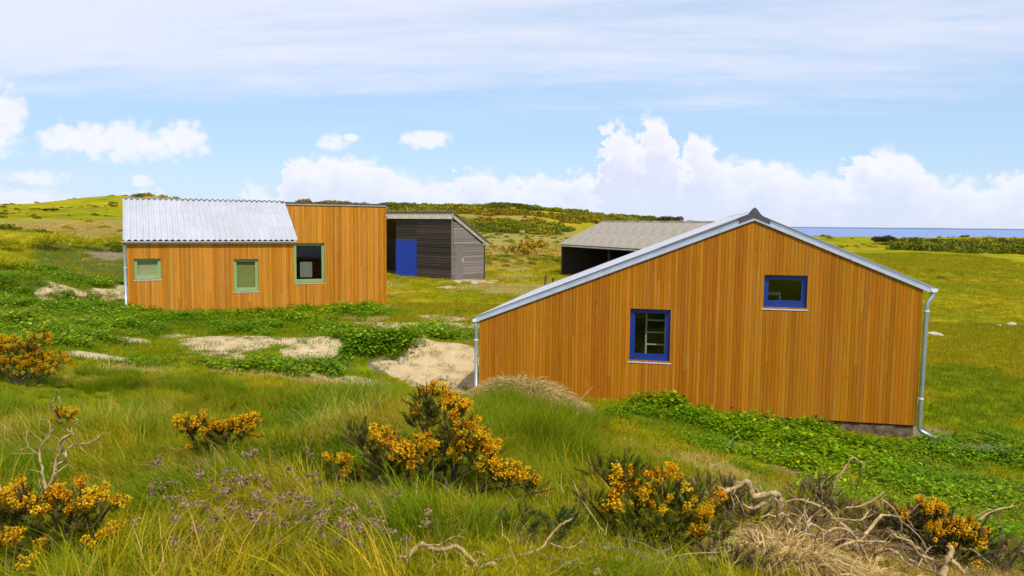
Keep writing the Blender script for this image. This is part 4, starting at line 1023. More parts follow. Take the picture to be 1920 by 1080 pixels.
    idx = np.where(dry, 5, np.where(lush, RNG.integers(3, 5, len(X)), RNG.integers(0, 3, len(X))))
    size = RNG.uniform(0.6, 1.3, len(X)) * np.clip(0.75 + Y / 50, 0.8, 2.0)
    scatter('short_turf', np.stack([X, Y, height(X, Y) - 0.01], -1), RNG.uniform(0, 6.28, len(X)), size, idx, protos, 'short green turf of the field around the buildings', 'grass')
    # broad-leaved ground cover
    X = np.concatenate([RNG.uniform(-20, 1, 22000), RNG.uniform(0.5, 9.5, 7500)]); Y = np.concatenate([RNG.uniform(11, 32, 22000), RNG.uniform(4, 14.5, 7500)])
    mk = mask('nettle', X, Y) - 0.65 * mask('sand', X, Y) - 0.8 * mask('soil', X, Y)
    keep = in_view(X, Y) & (mk + np.where((Y < 14) & (X > 0), 0.12, 0.0) + 1.15 * fbm(X / 1.0, Y / 1.0, 3, 66) > RNG.uniform(0.25, 1.05, len(X))) & outside(X, Y, 0.05); X, Y = X[keep], Y[keep]; mk = mk[keep]
    protos = [leafy(26 + 22 * (i % 3), 0.22, 0.22 + 0.05 * (i % 3), 0.062 + 0.012 * (i % 2), LEAF, 300 + i, 'nettle') for i in range(6)]
    size = RNG.uniform(0.4, 1.0, len(X)) * (0.6 + 0.5 * mk) * (1 + 0.9 * fbm(X / 1.3, Y / 1.3, 3, 61)) * np.where((Y < 14) & (X > 0), 0.80, 1.0)
    scatter('green_ground_cover', np.stack([X, Y, height(X, Y) - 0.02], -1), RNG.uniform(0, 6.28, len(X)), size, RNG.integers(0, 6, len(X)), protos, 'bright green broad leaved plants carpeting the sandy ground', 'ground cover')
    # big green tussock and dry wisps
    C = [ground(985, 830), ground(1040, 850), ground(930, 800), ground(1060, 800), ground(960, 770)]
    X = np.concatenate([RNG.normal(c[0], 0.22, 60) for c in C]); Y = np.concatenate([RNG.normal(c[1], 0.25, 60) for c in C])
    protos = [blades(70, 0.13, 0.25, 0.48, 0.006, 0.8, LUSH[:3] + GT[:2], 400 + i, 'tussock') for i in range(3)]
    scatter('tall_tussock', np.stack([X, Y, height(X, Y) - 0.02], -1), RNG.uniform(0, 6.28, len(X)), RNG.uniform(0.7, 1.15, len(X)), RNG.integers(0, 3, len(X)), protos, 'tall dark green grass tussock beside the straw heap', 'grass', RNG.normal(0, 0.18, (len(X), 2)))
grow_grass()

# ------------------------------------------------------------------ gorse bushes
def _spike(n, L_, spread, width, seed):
    """one shoot along +Z set with thin spines"""
    r = np.random.default_rng(seed); z = np.linspace(0.02, 1, n) * L_; a = np.arange(n) * 2.4 + r.uniform(0, 0.6, n)
    ln = spread * r.uniform(0.7, 1.2, n) * (1.1 - 0.5 * z / L_)
    d = np.stack([np.cos(a), np.sin(a), np.full(n, 0.75)], -1); d /= np.linalg.norm(d, axis=1)[:, None]
    side = np.stack([-np.sin(a), np.cos(a), np.zeros(n)], -1) * width * 0.5
    c = np.stack([np.zeros(n), np.zeros(n), z], -1)
    V = np.stack([c - side, c + side, c + d * ln[:, None]], 1).reshape(-1, 3)
    return V, np.arange(3 * n).reshape(n, 3)
def _flowers(n, L_, r0, size, seed):
    r = np.random.default_rng(seed); z = L_ * r.uniform(0.35, 1.05, n); a = r.uniform(0, 6.28, n); rr = r0 * r.uniform(0.4, 1.2, n)
    c = np.stack([rr * np.cos(a), rr * np.sin(a), z], -1); V = []; 
    q1 = r.normal(0, 1, (n, 3)); q1 /= np.linalg.norm(q1, axis=1)[:, None]; q2 = np.cross(q1, r.normal(0, 1, (n, 3))); q2 /= np.linalg.norm(q2, axis=1)[:, None]; q3 = np.cross(q1, q2)
    s = (size * r.uniform(0.7, 1.2, n))[:, None] * 0.5
    V = np.stack([c - q1 * s, c + q2 * s, c + q1 * s * 1.3, c - q2 * s, c + q3 * s], 1).reshape(-1, 3)
    b = (np.arange(n) * 5)[:, None]
    F = np.concatenate([b + np.array([[0, 1, 4]]), b + np.array([[1, 2, 4]]), b + np.array([[2, 3, 4]]), b + np.array([[3, 0, 4]])], 0)
    return V, F
SPIKES = [_spike(40, 0.095, 0.032, 0.0065, 500 + i) for i in range(4)]
FLOWERS = [_flowers(56, 0.105, 0.022, 0.0130, 520 + i) for i in range(4)]
def _frames(d):
    a = np.cross(d, np.array([0.3, 0.8, 0.5])); a /= np.linalg.norm(a, axis=1)[:, None]; b = np.cross(d, a)
    return np.stack([a, b, d], -1)
def _stamp(protos, pos, dirs, scl, r):
    Vs, Fs, ids, o = [], [], [], 0
    Fr = _frames(dirs); which = r.integers(0, len(protos), len(pos))
    for k, (pv, pf) in enumerate(protos):
        sel = np.nonzero(which == k)[0]
        if len(sel) == 0: continue
        v = np.einsum('nij,vj->nvi', Fr[sel] * scl[sel][:, None, None], pv) + pos[sel][:, None]
        f = pf[None] + (np.arange(len(sel)) * len(pv))[:, None, None] + o
        Vs.append(v.reshape(-1, 3)); Fs.append(f.reshape(-1, 3)); ids.append(np.repeat(sel, len(pv))); o += len(sel) * len(pv)
    return np.concatenate(Vs), np.concatenate(Fs), np.concatenate(ids)
GREENS = [(0.085, 0.090, 0.007), (0.115, 0.120, 0.008), (0.060, 0.058, 0.008), (0.115, 0.085, 0.020)]
YELLOWS = [(0.78, 0.41, 0.005), (0.82, 0.47, 0.007), (0.70, 0.32, 0.004), (0.86, 0.56, 0.015)]
def gorse(name, base, lobes, label, bloom=0.6, size=1.0, dens=3400, seed=0, group=None, greens=GREENS, yellows=YELLOWS, stems=True, side=None):
    """lobes: (dx, dy, dz, radius) about the base, metres; bloom: share of outer shoots in flower"""
    r = np.random.default_rng(seed + 9000)
    root = empty(name, tuple(base)); tag(root, label, 'bush', group)
    P, Dr, OUT, SD = [], [], [], []
    for dx, dy, dz, R in lobes:
        n = max(14, int(dens * R * R / size ** 2)); d = r.normal(0, 1, (n, 3)); d[:, 2] = np.abs(d[:, 2]) * 0.9 - 0.25; d /= np.linalg.norm(d, axis=1)[:, None]
        rad = R * r.uniform(0.35, 1.0, n) ** 0.6
        P.append(np.array([dx, dy, dz]) + d * rad[:, None] * np.array([1, 1, 0.8])); dd = d * 0.8 + np.array([0, 0, 0.55]) + r.normal(0, 0.25, (n, 3)); Dr.append(dd / np.linalg.norm(dd, axis=1)[:, None]); OUT.append(rad / R + 0.35 * d[:, 2]); SD.append(d @ np.array(side if side else (0, 0, 0)) + (0 if side else 1))
    P, Dr, OUT = np.concatenate(P), np.concatenate(Dr), np.concatenate(OUT); SD = np.concatenate(SD)
    scl = r.uniform(0.7, 1.3, len(P)) * size
    V, F, ids = _stamp(SPIKES, P, Dr, scl, r)
    tone = np.array(greens)[r.integers(0, len(greens), len(P))] * r.uniform(0.7, 1.3, (len(P), 1))
    link('foliage', npmesh('foliage', V, F, 'gorse', tone[ids]), root)
    clump = vnoise(P[:, 0] / (0.12 * size) + 50 + seed, P[:, 2] / (0.12 * size) + P[:, 1] / (0.15 * size) + 50, 3) + 0.5
    fl = np.nonzero((SD > 0.05) & (OUT > 0.78) & (clump < bloom) & (r.uniform(0, 1, len(P)) < 0.66))[0]
    if len(fl):
        V, F, ids = _stamp(FLOWERS, P[fl], Dr[fl], scl[fl], r)
        tone = np.array(yellows)[r.integers(0, len(yellows), len(fl))] * r.uniform(0.85, 1.12, (len(fl), 1))
        link('blossom', npmesh('blossom', V, F, 'blossom', tone[ids]), root)
    if stems:
        for dx, dy, dz, R in lobes:
            a = np.array([dx * 0.15, dy * 0.15, -0.06 * size]); b = np.array([dx, dy, dz]); mid = (a + b) / 2 + r.normal(0, 0.05 * size, 3)
            MB().tube([a, mid, b, b + (b - mid) * 0.5], [0.016 * size, 0.012 * size, 0.008 * size, 0.003 * size], 6).build('stem', 'twig', root, smooth=True)
    return root
def from_px(base, D, spots):
    """lobe list from photo spots (px, py, radius in px, depth offset in m) at distance D, relative to the base"""
    out = []
    for px, py, rp, dd in spots:
        p = at(px, py, D + dd) - base; out.append((p[0], p[1], max(0.02, p[2]), 0.92 * rp * D / FPX))
    return out
def gorse_px(base_px, spots, label, **kw):
    b = ground(*base_px); return gorse('gorse_bush', b, from_px(b, b[1], spots), label, **kw)
gorse_px((835, 925), [(800, 762, 32, 0.05), (835, 785, 38, 0), (862, 822, 40, -0.05), (845, 860, 42, 0.05), (895, 862, 36, 0), (940, 893, 30, -0.05), (972, 908, 22, -0.08), (1000, 925, 16, -0.08), (915, 900, 28, -0.1), (790, 800, 26, 0.1)],
         'tall slanting gorse bush in bloom, dark on its near side, mid foreground', bloom=0.85, seed=1, side=(0.85, 0.0, 0.5))
gorse_px((745, 930), [(690, 835, 30, 0), (735, 852, 40, 0.05), (775, 862, 38, -0.05), (720, 890, 36, 0), (800, 885, 34, 0.05), (665, 822, 18, 0)],
         'low dark gorse bush touching the tall slanting one, sparse yellow flowers', bloom=0.42, seed=2)
gorse_px((650, 925), [(628, 880, 22, 0), (650, 900, 24, 0.05), (685, 905, 20, 0)], 'small gorse sprig with orange flowers beside the low dark bush', bloom=0.55, seed=3)
gorse_px((390, 868), [(350, 805, 20, 0), (385, 812, 28, 0.05), (425, 822, 34, 0), (450, 812, 24, 0.05), (445, 850, 22, -0.05), (390, 842, 24, 0)],
         'round gorse bush blooming alone in the long grass', bloom=0.48, seed=4)
gorse_px((40, 722), [(12, 655, 28, 0), (46, 668, 30, 0.1), (78, 645, 20, 0), (74, 680, 24, 0.1), (110, 682, 20, -0.1), (12, 690, 26, -0.1), (-30, 665, 34, 0), (58, 700, 20, -0.1), (92, 700, 16, -0.15)],
         'straggling orange gorse bush at the edge below the sandy bank', bloom=0.85, seed=5, dens=1900)
gorse_px((110, 1040), [(50, 950, 34, 0), (15, 968, 34, 0.05), (105, 968, 36, 0), (160, 960, 34, 0.05), (195, 965, 24, 0), (130, 1005, 36, 0), (60, 1000, 38, 0), (195, 1030, 20, -0.05), (-20, 985, 40, 0)],
         'spreading gorse bush in bloom at the foot of the dead branching shrub', bloom=0.45, seed=6)
gorse_px((20, 1100), [(15, 1050, 30, 0), (-20, 1065, 34, 0), (40, 1070, 20, 0)], 'small orange gorse clump in the bottom corner', bloom=0.7, seed=7)
gorse_px((1230, 1030), [(1130, 895, 28, 0.15), (1170, 890, 34, 0.15), (1205, 905, 32, 0.15), (1245, 915, 24, 0.1), (1110, 945, 20, 0), (1180, 955, 48, 0.05), (1240, 965, 52, 0), (1300, 965, 46, 0.05), (1330, 1000, 40, 0), (1190, 1005, 44, -0.05), (1265, 1010, 44, -0.05)],
         'large dark gorse bush with yellow crest beside the twisted dead trunk', bloom=0.30, seed=8, greens=[(0.075, 0.085, 0.006), (0.05, 0.052, 0.007), (0.15, 0.155, 0.008), (0.10, 0.11, 0.008)])
gorse_px((1770, 1050), [(1735, 970, 26, 0.05), (1770, 985, 28, 0.05), (1805, 1005, 30, 0), (1835, 1020, 24, 0), (1745, 1010, 38, 0), (1790, 1035, 36, -0.05), (1700, 985, 26, 0.1)],
         'dark gorse bush with a slanting line of orange flowers by the tangle', bloom=0.6, seed=9, side=(0.7, 0.0, 0.7), greens=[(0.035, 0.038, 0.01), (0.055, 0.06, 0.012), (0.05, 0.035, 0.015)])
gorse_px((1010, 1010), [(985, 985, 30, 0), (1030, 975, 34, 0.05), (1060, 995, 26, 0)], 'flowerless dark gorse clump above the fallen crooked branch', bloom=0.0, seed=10, dens=700, greens=[(0.05, 0.075, 0.012), (0.08, 0.10, 0.016)])
BROWN = [(0.17, 0.105, 0.045), (0.24, 0.16, 0.075), (0.11, 0.07, 0.03), (0.15, 0.13, 0.03)]
def scrub_px(base_px, spots, label, **kw):
    b = ground(*base_px); return gorse('dead_scrub', b, from_px(b, b[1], spots), label, bloom=0.0, greens=BROWN, dens=2200, **kw)
scrub_px((1370, 985), [(1320, 925, 30, 0.1), (1360, 930, 34, 0.1), (1395, 950, 34, 0.05), (1350, 960, 34, 0), (1420, 975, 30, 0)], 'dead brown scrub between the large dark gorse and the twisted trunk', seed=51)
scrub_px((1520, 985), [(1505, 930, 26, 0.1), (1535, 915, 26, 0.1), (1560, 945, 28, 0.05), (1520, 960, 34, 0), (1585, 965, 26, 0)], 'dead brown scrub behind the bent dead stem', seed=52)
scrub_px((1650, 1020), [(1620, 975, 28, 0.1), (1660, 965, 26, 0.1), (1690, 985, 28, 0.05), (1640, 1000, 34, 0), (1710, 1010, 28, 0)], 'dead brown scrub under the tangle near the right gorse', seed=53)
scrub_px((1400, 1070), [(1330, 1050, 30, 0), (1370, 1055, 30, 0.05), (1420, 1060, 26, 0)], 'rusty brown low scrub in front of the straw bed', seed=54)
scrub_px((1860, 1070), [(1850, 1040, 28, 0), (1890, 1050, 30, 0.05), (1910, 1035, 24, 0)], 'dead brown scrub in the bottom right corner', seed=55)
b = ground(118, 800); gorse('gorse_sprig', at(120, 790, 4.75), [(0, 0, 0.0, 0.035), (0.005, 0, 0.03, 0.03)], 'tiny gorse sprig in flower caught on the dead shrub', bloom=1.0, seed=12, size=0.6, stems=False)
# middle distance
MIDG = [(0.10, 0.11, 0.012), (0.075, 0.085, 0.012), (0.13, 0.13, 0.018)]
b = ground(985, 482); gorse('gorse_bush', b, [(x, y, z, r_) for x, y, z, r_ in [(-1.3, 0, 0.35, 0.45), (-0.7, 0.1, 0.5, 0.55), (0, 0, 0.6, 0.6), (0.7, 0.1, 0.7, 0.6), (1.3, 0, 0.75, 0.5), (0.4, -0.4, 0.3, 0.5), (-0.4, -0.4, 0.3, 0.5)]],
      'wide flowering gorse bush in the field between the two barns', bloom=0.6, size=2.6, dens=900, seed=21, greens=MIDG, stems=False)
YG = [(0.34, 0.36, 0.008), (0.25, 0.29, 0.008), (0.42, 0.41, 0.010)]; YF = [(0.78, 0.70, 0.02), (0.64, 0.60, 0.02)]
def shrub_px(base_px, w, h, label, seed, bloom=0.95, greens=YG, yellows=YF, dens=900):
    b = ground(*base_px); D = b[1]
    if D > 190:            # the sight line clears the crest: stand the bush on the crest itself
        T = np.arange(70.0, 185.0); X_ = T * ray(*base_px)[0]; Z_ = height(X_, T); k = int(np.argmax((Z_ - EYE[2]) / T)); D = T[k]; b = np.array([X_[k], D, Z_[k] - 0.1])
    W, H = w * D / FPX, h * D / FPX; rr = np.random.default_rng(seed); n = 5
    lobes = [((-0.5 + (i + 0.5) / n) * W * 0.75, rr.uniform(-0.15, 0.15) * W, H * rr.uniform(0.25, 0.5), H * rr.uniform(0.42, 0.6)) for i in range(n)]
    return gorse('yellow_shrub' if greens is YG else 'heath_bush', b, lobes, label, bloom=bloom, size=max(0.8, H * 1.5), dens=dens * (5 if D > 70 else 1), seed=seed, greens=greens, yellows=yellows, stems=False)
shrub_px((90, 467), 70, 34, 'rounded yellow green shrub on the bank left of the cottage', 31)
shrub_px((168, 468), 62, 24, 'low yellow green shrub nearest the cottage on the bank', 32)
shrub_px((30, 510), 110, 32, 'sprawling yellow flowering shrub above the sand scarp', 33, dens=700)
shrub_px((12, 470), 40, 26, 'small yellow shrub at the picture edge behind the bank', 34)
shrub_px((950, 421), 40, 14, 'bright yellow green bush alone on the gorse hill', 35, bloom=0.2)
DK = [(0.045, 0.055, 0.010), (0.07, 0.075, 0.012), (0.055, 0.05, 0.018)]
shrub_px((1258, 419), 56, 15, 'dark rounded bush on the skyline above the shed roof', 36, bloom=0.15, greens=DK, yellows=YELLOWS)
shrub_px((1655, 458), 40, 18, 'single dark bush in the field below the sea', 37, bloom=0.0, greens=DK)
shrub_px((95, 397), 34, 7, 'small dark bush on the left skyline', 38, bloom=0.0, greens=DK)

def hill_thickets():
    """gorse and heath that reads as one mass on the far slopes"""
    protos = []
    for i in range(7):
        r = np.random.default_rng(700 + i); n = 420
        d = r.normal(0, 1, (n, 3)); d[:, 2] = np.abs(d[:, 2]); d /= np.linalg.norm(d, axis=1)[:, None]; k = r.uniform(0.55, 1.0, n)
        c = d * k[:, None] * np.array([1.0, 1.0, 0.62]) * (1 + 0.25 * np.sin(d[:, :1] * 5 + i)); 
        s = r.uniform(0.07, 0.15, n)[:, None]
        a = r.normal(0, 1, (n, 3)); a /= np.linalg.norm(a, axis=1)[:, None]; b_ = np.cross(a, d); b_ /= np.linalg.norm(b_, axis=1)[:, None]
        V = np.stack([c - b_ * s, c + np.cross(b_, d) * s * 0.7, c + b_ * s, c + d * s * 1.2], 1).reshape(-1, 3)
        F = np.concatenate([(np.arange(n) * 4)[:, None] + np.array([[0, 1, 3]]), (np.arange(n) * 4)[:, None] + np.array([[1, 2, 3]])], 0)
        base = [(0.14, 0.155, 0.008), (0.13, 0.125, 0.008), (0.20, 0.20, 0.008), (0.17, 0.135, 0.012), (0.13, 0.165, 0.008), (0.11, 0.12, 0.008), (0.24, 0.235, 0.010)][i]
        t = np.array(base)[None] * r.uniform(0.6, 1.4, (n, 1)); fl = r.uniform(0, 1, n) < (0.0, 0.40, 0.15, 0.28, 0.04, 0.0, 0.05)[i]
        t[fl] = np.array((0.42, 0.24, 0.010)) * r.uniform(0.7, 1.2, (fl.sum(), 1))
        protos.append(npmesh('thicket_bush', V, F, 'gorse', np.repeat(t, 4, 0)))
    X, Y, S, I = [], [], [], []
    def zone(n, px0, px1, y0, y1, Y0, Y1, s0, s1, kinds, patchy=0.0):
        u = RNG.uniform((px0 - 960) / FPX, (px1 - 960) / FPX, n); yy = RNG.uniform(Y0, Y1, n); xx = u * yy
        keep = fbm(xx / 9, yy / 9, 3, 31) > patchy
        X.append(xx[keep]); Y.append(yy[keep]); S.append(RNG.uniform(s0, s1, keep.sum())); 
        if kinds is None:      # patches of each kind
            q = fbm(xx / 11, yy / 16, 3, 91)[keep] + RNG.normal(0, 0.13, keep.sum()); order = np.array([5, 0, 4, 6, 2, 3, 1]); I.append(order[np.clip(((q + 0.42) / 0.84 * 7).astype(int), 0, 6)])
        else: I.append(np.array(kinds)[RNG.integers(0, len(kinds), keep.sum())])
    zone(2300, 715, 1330, 385, 440, 92, 172, 0.35, 1.3, None, -0.10)
    zone(160, 560, 760, 385, 400, 118, 160, 0.5, 1.3, [0, 1, 3, 5], -0.1)
    zone(160, -60, 330, 380, 400, 118, 150, 0.4, 1.2, [0, 3, 5, 1], 0.05)
    zone(420, 1660, 2000, 440, 490, 78, 122, 0.35, 1.25, [0, 5, 5, 4, 0, 2], -0.1)
    zone(120, 1520, 1990, 430, 445, 125, 185, 0.3, 0.9, [0, 5, 4, 2, 6], 0.0)
    zone(120, 0, 230, 440, 480, 36, 52, 0.2, 0.55, [0, 3, 4, 6], 0.0)
    zone(60, 905, 1060, 470, 500, 47, 58, 0.2, 0.5, [4, 6, 2], -0.1)
    zone(260, -40, 700, 400, 440, 55, 125, 0.10, 0.5, [4, 6, 2, 0, 6, 6], -0.05)
    zone(450, 1300, 2000, 440, 600, 40, 120, 0.08, 0.36, [4, 6, 2, 6, 6, 0], -0.02)
    zone(500, 860, 1300, 430, 470, 58, 100, 0.10, 0.36, [4, 6, 6, 2], 0.0)
    X, Y, S, I = map(np.concatenate, (X, Y, S, I))
    scatter('gorse_thicket', np.stack([X, Y, height(X, Y) - 0.1 * S], -1), RNG.uniform(0, 6.28, len(X)), S, I, protos, 'gorse and heath thickets covering the hill and the far field edge', 'thicket')
hill_thickets()

# ------------------------------------------------------------------ dead wood
def smooth_path(P, R, sub=4, wob=0.0, seed=0):
    r = np.random.default_rng(seed); P = np.array(P, float); R = np.array(R, float); n = len(P); out, ro = [], []
    for i in range(n - 1):
        p0, p1, p2, p3 = P[max(i - 1, 0)], P[i], P[i + 1], P[min(i + 2, n - 1)]
        for k in range(sub):
            t = k / sub
            out.append(0.5 * ((2 * p1) + (-p0 + p2) * t + (2 * p0 - 5 * p1 + 4 * p2 - p3) * t * t + (-p0 + 3 * p1 - 3 * p2 + p3) * t ** 3)); ro.append(R[i] * (1 - t) + R[i + 1] * t)
    out.append(P[-1]); ro.append(R[-1]); out = np.array(out); ro = np.array(ro)
    out[1:-1] += r.normal(0, 1, (len(out) - 2, 3)) * ro[1:-1, None] * wob
    ro = ro * (1 + r.uniform(-0.28, 0.28, len(ro)))
    return out, ro
def dead_shrub(name, label, origin_zoom, zoom, D, branches, material='deadwood', base_px=None, cat='deadwood', group=None, spurs=True):
    """branches: (points in zoomed photo pixels, start width px, end width px, part name); spread in depth about distance D"""
    ox, oy = origin_zoom; r = np.random.default_rng(len(label) * 7)
    if base_px: D = ground(*base_px)[1] + D
    b0 = branches[0][0][0]; base = at(ox + b0[0] / zoom, oy + b0[1] / zoom, D)
    root = empty(name, tuple(base)); tag(root, label, cat, group)
    for k, (pts, w0, w1, part) in enumerate(branches):
        n = len(pts); slope = r.uniform(-0.22, 0.22); P, R = [], []
        dd0 = r.uniform(-0.04, 0.04) if k else 0.0
        for i, (zx, zy) in enumerate(pts):
            t = i / max(1, n - 1); dd = dd0 + slope * t + r.normal(0, 0.015)
            P.append(at(ox + zx / zoom, oy + zy / zoom, D + dd) - base); R.append(0.5 * (w0 * (1 - t) + w1 * t) / zoom * D / FPX)
        p, ro = smooth_path(P, R, 4, 0.22, k)
        mt_ = part[1] if isinstance(part, tuple) else material; pn = part[0] if isinstance(part, tuple) else part
        mb = MB().tube(p, list(ro), 8)
        for _ in range(int(len(p) * 0.28) if spurs else 0):      # snapped-off spurs and side twigs
            j = int(r.integers(1, len(p) - 1)); t = p[min(j + 1, len(p) - 1)] - p[j - 1]; d = np.cross(t, r.normal(0, 1, 3)); d = d / (np.linalg.norm(d) + 1e-9) + 0.6 * t / (np.linalg.norm(t) + 1e-9)
            L_ = r.uniform(0.015, 0.09); q0 = p[j]; q1 = q0 + d * L_ * 0.5 + r.normal(0, 0.006, 3); q2 = q1 + d * L_ * 0.5 + r.normal(0, 0.012, 3)
            r0 = min(ro[j] * 0.5, 0.006); mb.tube([q0, q1, q2], [r0, r0 * 0.7, r0 * 0.35], 5)
        mb.build(pn, mt_, root, smooth=True)
    return root
dead_shrub('dead_shrub', 'bleached dead branching shrub standing in gorse, bottom corner', (0, 700), 2.84, 4.75, [
    ([(240, 690), (245, 640), (290, 540), (298, 480), (320, 410), (325, 360), (385, 320)], 22, 13, 'trunk'),
    ([(385, 320), (330, 272), (272, 180), (298, 130), (300, 86)], 12, 5, 'branch'),
    ([(298, 490), (350, 460), (352, 410), (400, 380), (480, 370), (520, 345), (517, 325)], 12, 6, 'branch'),
    ([(243, 610), (222, 500), (210, 430), (230, 370), (265, 330), (265, 262), (245, 250), (208, 248)], 15, 5, 'branch'),
    ([(205, 432), (175, 410), (150, 395), (98, 408)], 8, 3, 'branch'), ([(180, 424), (120, 428), (50, 424)], 4, 2, 'twig'),
    ([(222, 362), (175, 320), (150, 298), (118, 270)], 4, 2, 'twig'), ([(150, 390), (140, 340), (150, 300)], 4, 2, 'twig'), ([(384, 310), (380, 240), (372, 195)], 5, 2, 'twig'), ([(385, 280), (415, 255), (390, 230)], 5, 3, 'twig'), ([(250, 240), (245, 262)], 5, 3, 'twig'),
    ([(240, 660), (215, 600), (205, 560)], 6, 3, 'twig'), ([(230, 640), (180, 630)], 6, 3, 'twig')])
dead_shrub('fallen_stick', 'bare stick lying in the gorse under the dead shrub', (0, 700), 2.84, 4.2, [([(325, 855), (420, 890), (515, 928)], 12, 8, 'shaft'), ([(440, 965), (455, 905)], 4, 3, 'twig')])
dead_shrub('fallen_stick', 'forked dead stick poking up right of the dead shrub', (0, 700), 2.84, 4.6, [([(355, 655), (410, 620), (462, 590)], 10, 5, 'shaft'), ([(412, 650), (440, 605)], 6, 4, 'twig')])
dead_shrub('fallen_stick', 'thick dead stick cut off by the edge above the gorse', (0, 700), 2.84, 4.6, [([(-30, 560), (0, 610), (32, 662)], 16, 12, 'shaft')])
dead_shrub('fallen_branch', 'crooked pale branch lying on the grass, bottom middle', (720, 900), 4.8, 3.95, [
    ([(60, 820), (110, 770), (200, 700), (285, 620), (345, 582), (420, 612), (490, 632), (560, 622), (660, 600), (735, 660), (805, 742), (870, 782), (980, 750), (1030, 800), (1065, 870)], 44, 34, 'limb'),
    ([(830, 722), (1000, 722), (1150, 692), (1300, 662), (1430, 600), (1485, 520), (1580, 412), (1660, 365), (1692, 345)], 34, 20, 'branch'),
    ([(1690, 345), (1684, 308)], 10, 5, 'twig'), ([(370, 585), (500, 580), (560, 545), (630, 512), (700, 512), (742, 530)], 14, 6, 'twig'),
    ([(1490, 570), (1580, 600), (1660, 612), (1720, 590), (1780, 552), (1820, 572)], 15, 7, 'twig'), ([(815, 645), (880, 665), (925, 685), (960, 725)], 28, 30, 'branch'),
    ([(90, 690), (150, 690), (210, 712)], 30, 34, 'branch'), ([(60, 830), (160, 762), (265, 755)], 22, 6, 'twig'), ([(710, 735), (760, 730), (810, 770)], 16, 14, 'twig'), ([(1418, 600), (1420, 510)], 7, 4, 'twig'), ([(200, 700), (203, 500)], 7, 4, 'twig')])
dead_shrub('twisted_dead_tree', 'twisted dead trunk bent over on a bed of straw', (1300, 830), 4.32, -0.05, [
    ([(660, 860), (668, 780), (688, 620), (700, 500), (690, 440), (655, 412), (560, 432), (485, 432), (462, 372), (437, 315), (345, 362), (272, 392), (180, 470)], 62, 30, 'trunk'),
    ([(660, 482), (560, 495), (515, 525), (470, 532), (400, 498)], 34, 20, 'branch'), ([(335, 352), (290, 240), (200, 190), (120, 172)], 12, 5, 'twig'), ([(290, 225), (240, 190), (145, 148)], 8, 4, 'twig'),
    ([(270, 395), (250, 480), (240, 560)], 12, 4, 'twig'), ([(340, 420), (390, 510), (410, 560)], 10, 4, 'twig'), ([(300, 420), (330, 500), (320, 540)], 9, 4, 'twig'),
    ([(865, 775), (915, 660), (960, 600), (1030, 545), (1050, 490)], 26, 14, 'branch'), ([(800, 735), (850, 640), (900, 575)], 16, 12, 'branch'), ([(930, 610), (900, 550), (912, 490), (935, 450)], 14, 8, 'branch'), ([(1040, 500), (1040, 400), (1025, 320)], 12, 6, 'twig'),
    ([(105, 715), (150, 660), (190, 605)], 12, 6, 'twig'), ([(730, 700), (738, 560), (742, 480)], 7, 3, 'twig'), ([(690, 820), (740, 640), (745, 600)], 8, 3, 'twig')], base_px=(1458, 1035))
dead_shrub('bent_dead_shrub', 'tall bent dead stem with dark drooping tip behind the twisted trunk', (1300, 830), 4.32, 0.0, [
    ([(1085, 540), (1098, 490), (1140, 340), (1190, 262), (1240, 185), (1290, 120), (1330, 140), (1355, 165)], 18, 10, 'stem'), ([(1355, 165), (1352, 270), (1325, 360), (1308, 450)], 11, 6, ('twig', 'deadbrown')), ([(1355, 165), (1440, 150)], 5, 3, 'twig'), ([(1190, 262), (1150, 275)], 10, 5, 'twig')], base_px=(1552, 985))
TANGLE = dead_shrub('dead_tangle', 'tangle of bleached dead branches on the ground by the green leaves', (1300, 830), 4.32, -0.15, [
    ([(1048, 748), (1150, 692), (1250, 712), (1330, 790), (1380, 890), (1440, 970), (1500, 935), (1545, 952)], 15, 34, 'limb'),
    ([(1150, 975), (1128, 890), (1175, 848), (1300, 800), (1420, 800), (1560, 805)], 28, 16, 'limb'), ([(1110, 610), (1240, 622), (1360, 628), (1400, 580), (1445, 540)], 12, 14, 'branch'),
    ([(1235, 525), (1340, 515), (1450, 470), (1555, 390)], 13, 9, 'branch'), ([(1515, 455), (1620, 535), (1690, 690), (1600, 790), (1550, 830), (1545, 890)], 15, 9, 'branch'), ([(1575, 690), (1640, 760), (1760, 800), (1830, 905), (1940, 945)], 18, 24, 'limb'),
    ([(1680, 630), (1780, 710), (1860, 800), (1905, 890)], 10, 5, 'branch'), ([(1670, 820), (1730, 930), (1810, 965)], 15, 12, 'branch'), ([(1610, 892), (1680, 885), (1740, 985)], 10, 7, 'branch'), ([(1850, 470), (1720, 610), (1690, 650)], 9, 5, ('twig', 'deadbrown')),
    ([(1300, 810), (1340, 870), (1365, 940)], 8, 4, 'twig'), ([(1290, 900), (1365, 930)], 14, 10, 'branch'), ([(1320, 700), (1328, 655)], 7, 3, 'twig'), ([(1220, 740), (1350, 705)], 12, 5, 'branch'), ([(1420, 800), (1440, 880)], 7, 4, 'twig'),
    ([(1480, 890), (1480, 990), (1600, 1050)], 8, 4, 'twig'), ([(1760, 640), (1790, 700), (1860, 715)], 8, 4, 'twig'), ([(1300, 735), (1440, 840), (1450, 900)], 6, 4, ('twig', 'deadbrown')), ([(1560, 560), (1700, 620), (1830, 560)], 6, 3, ('twig', 'deadbrown'))], base_px=(1610, 1058))
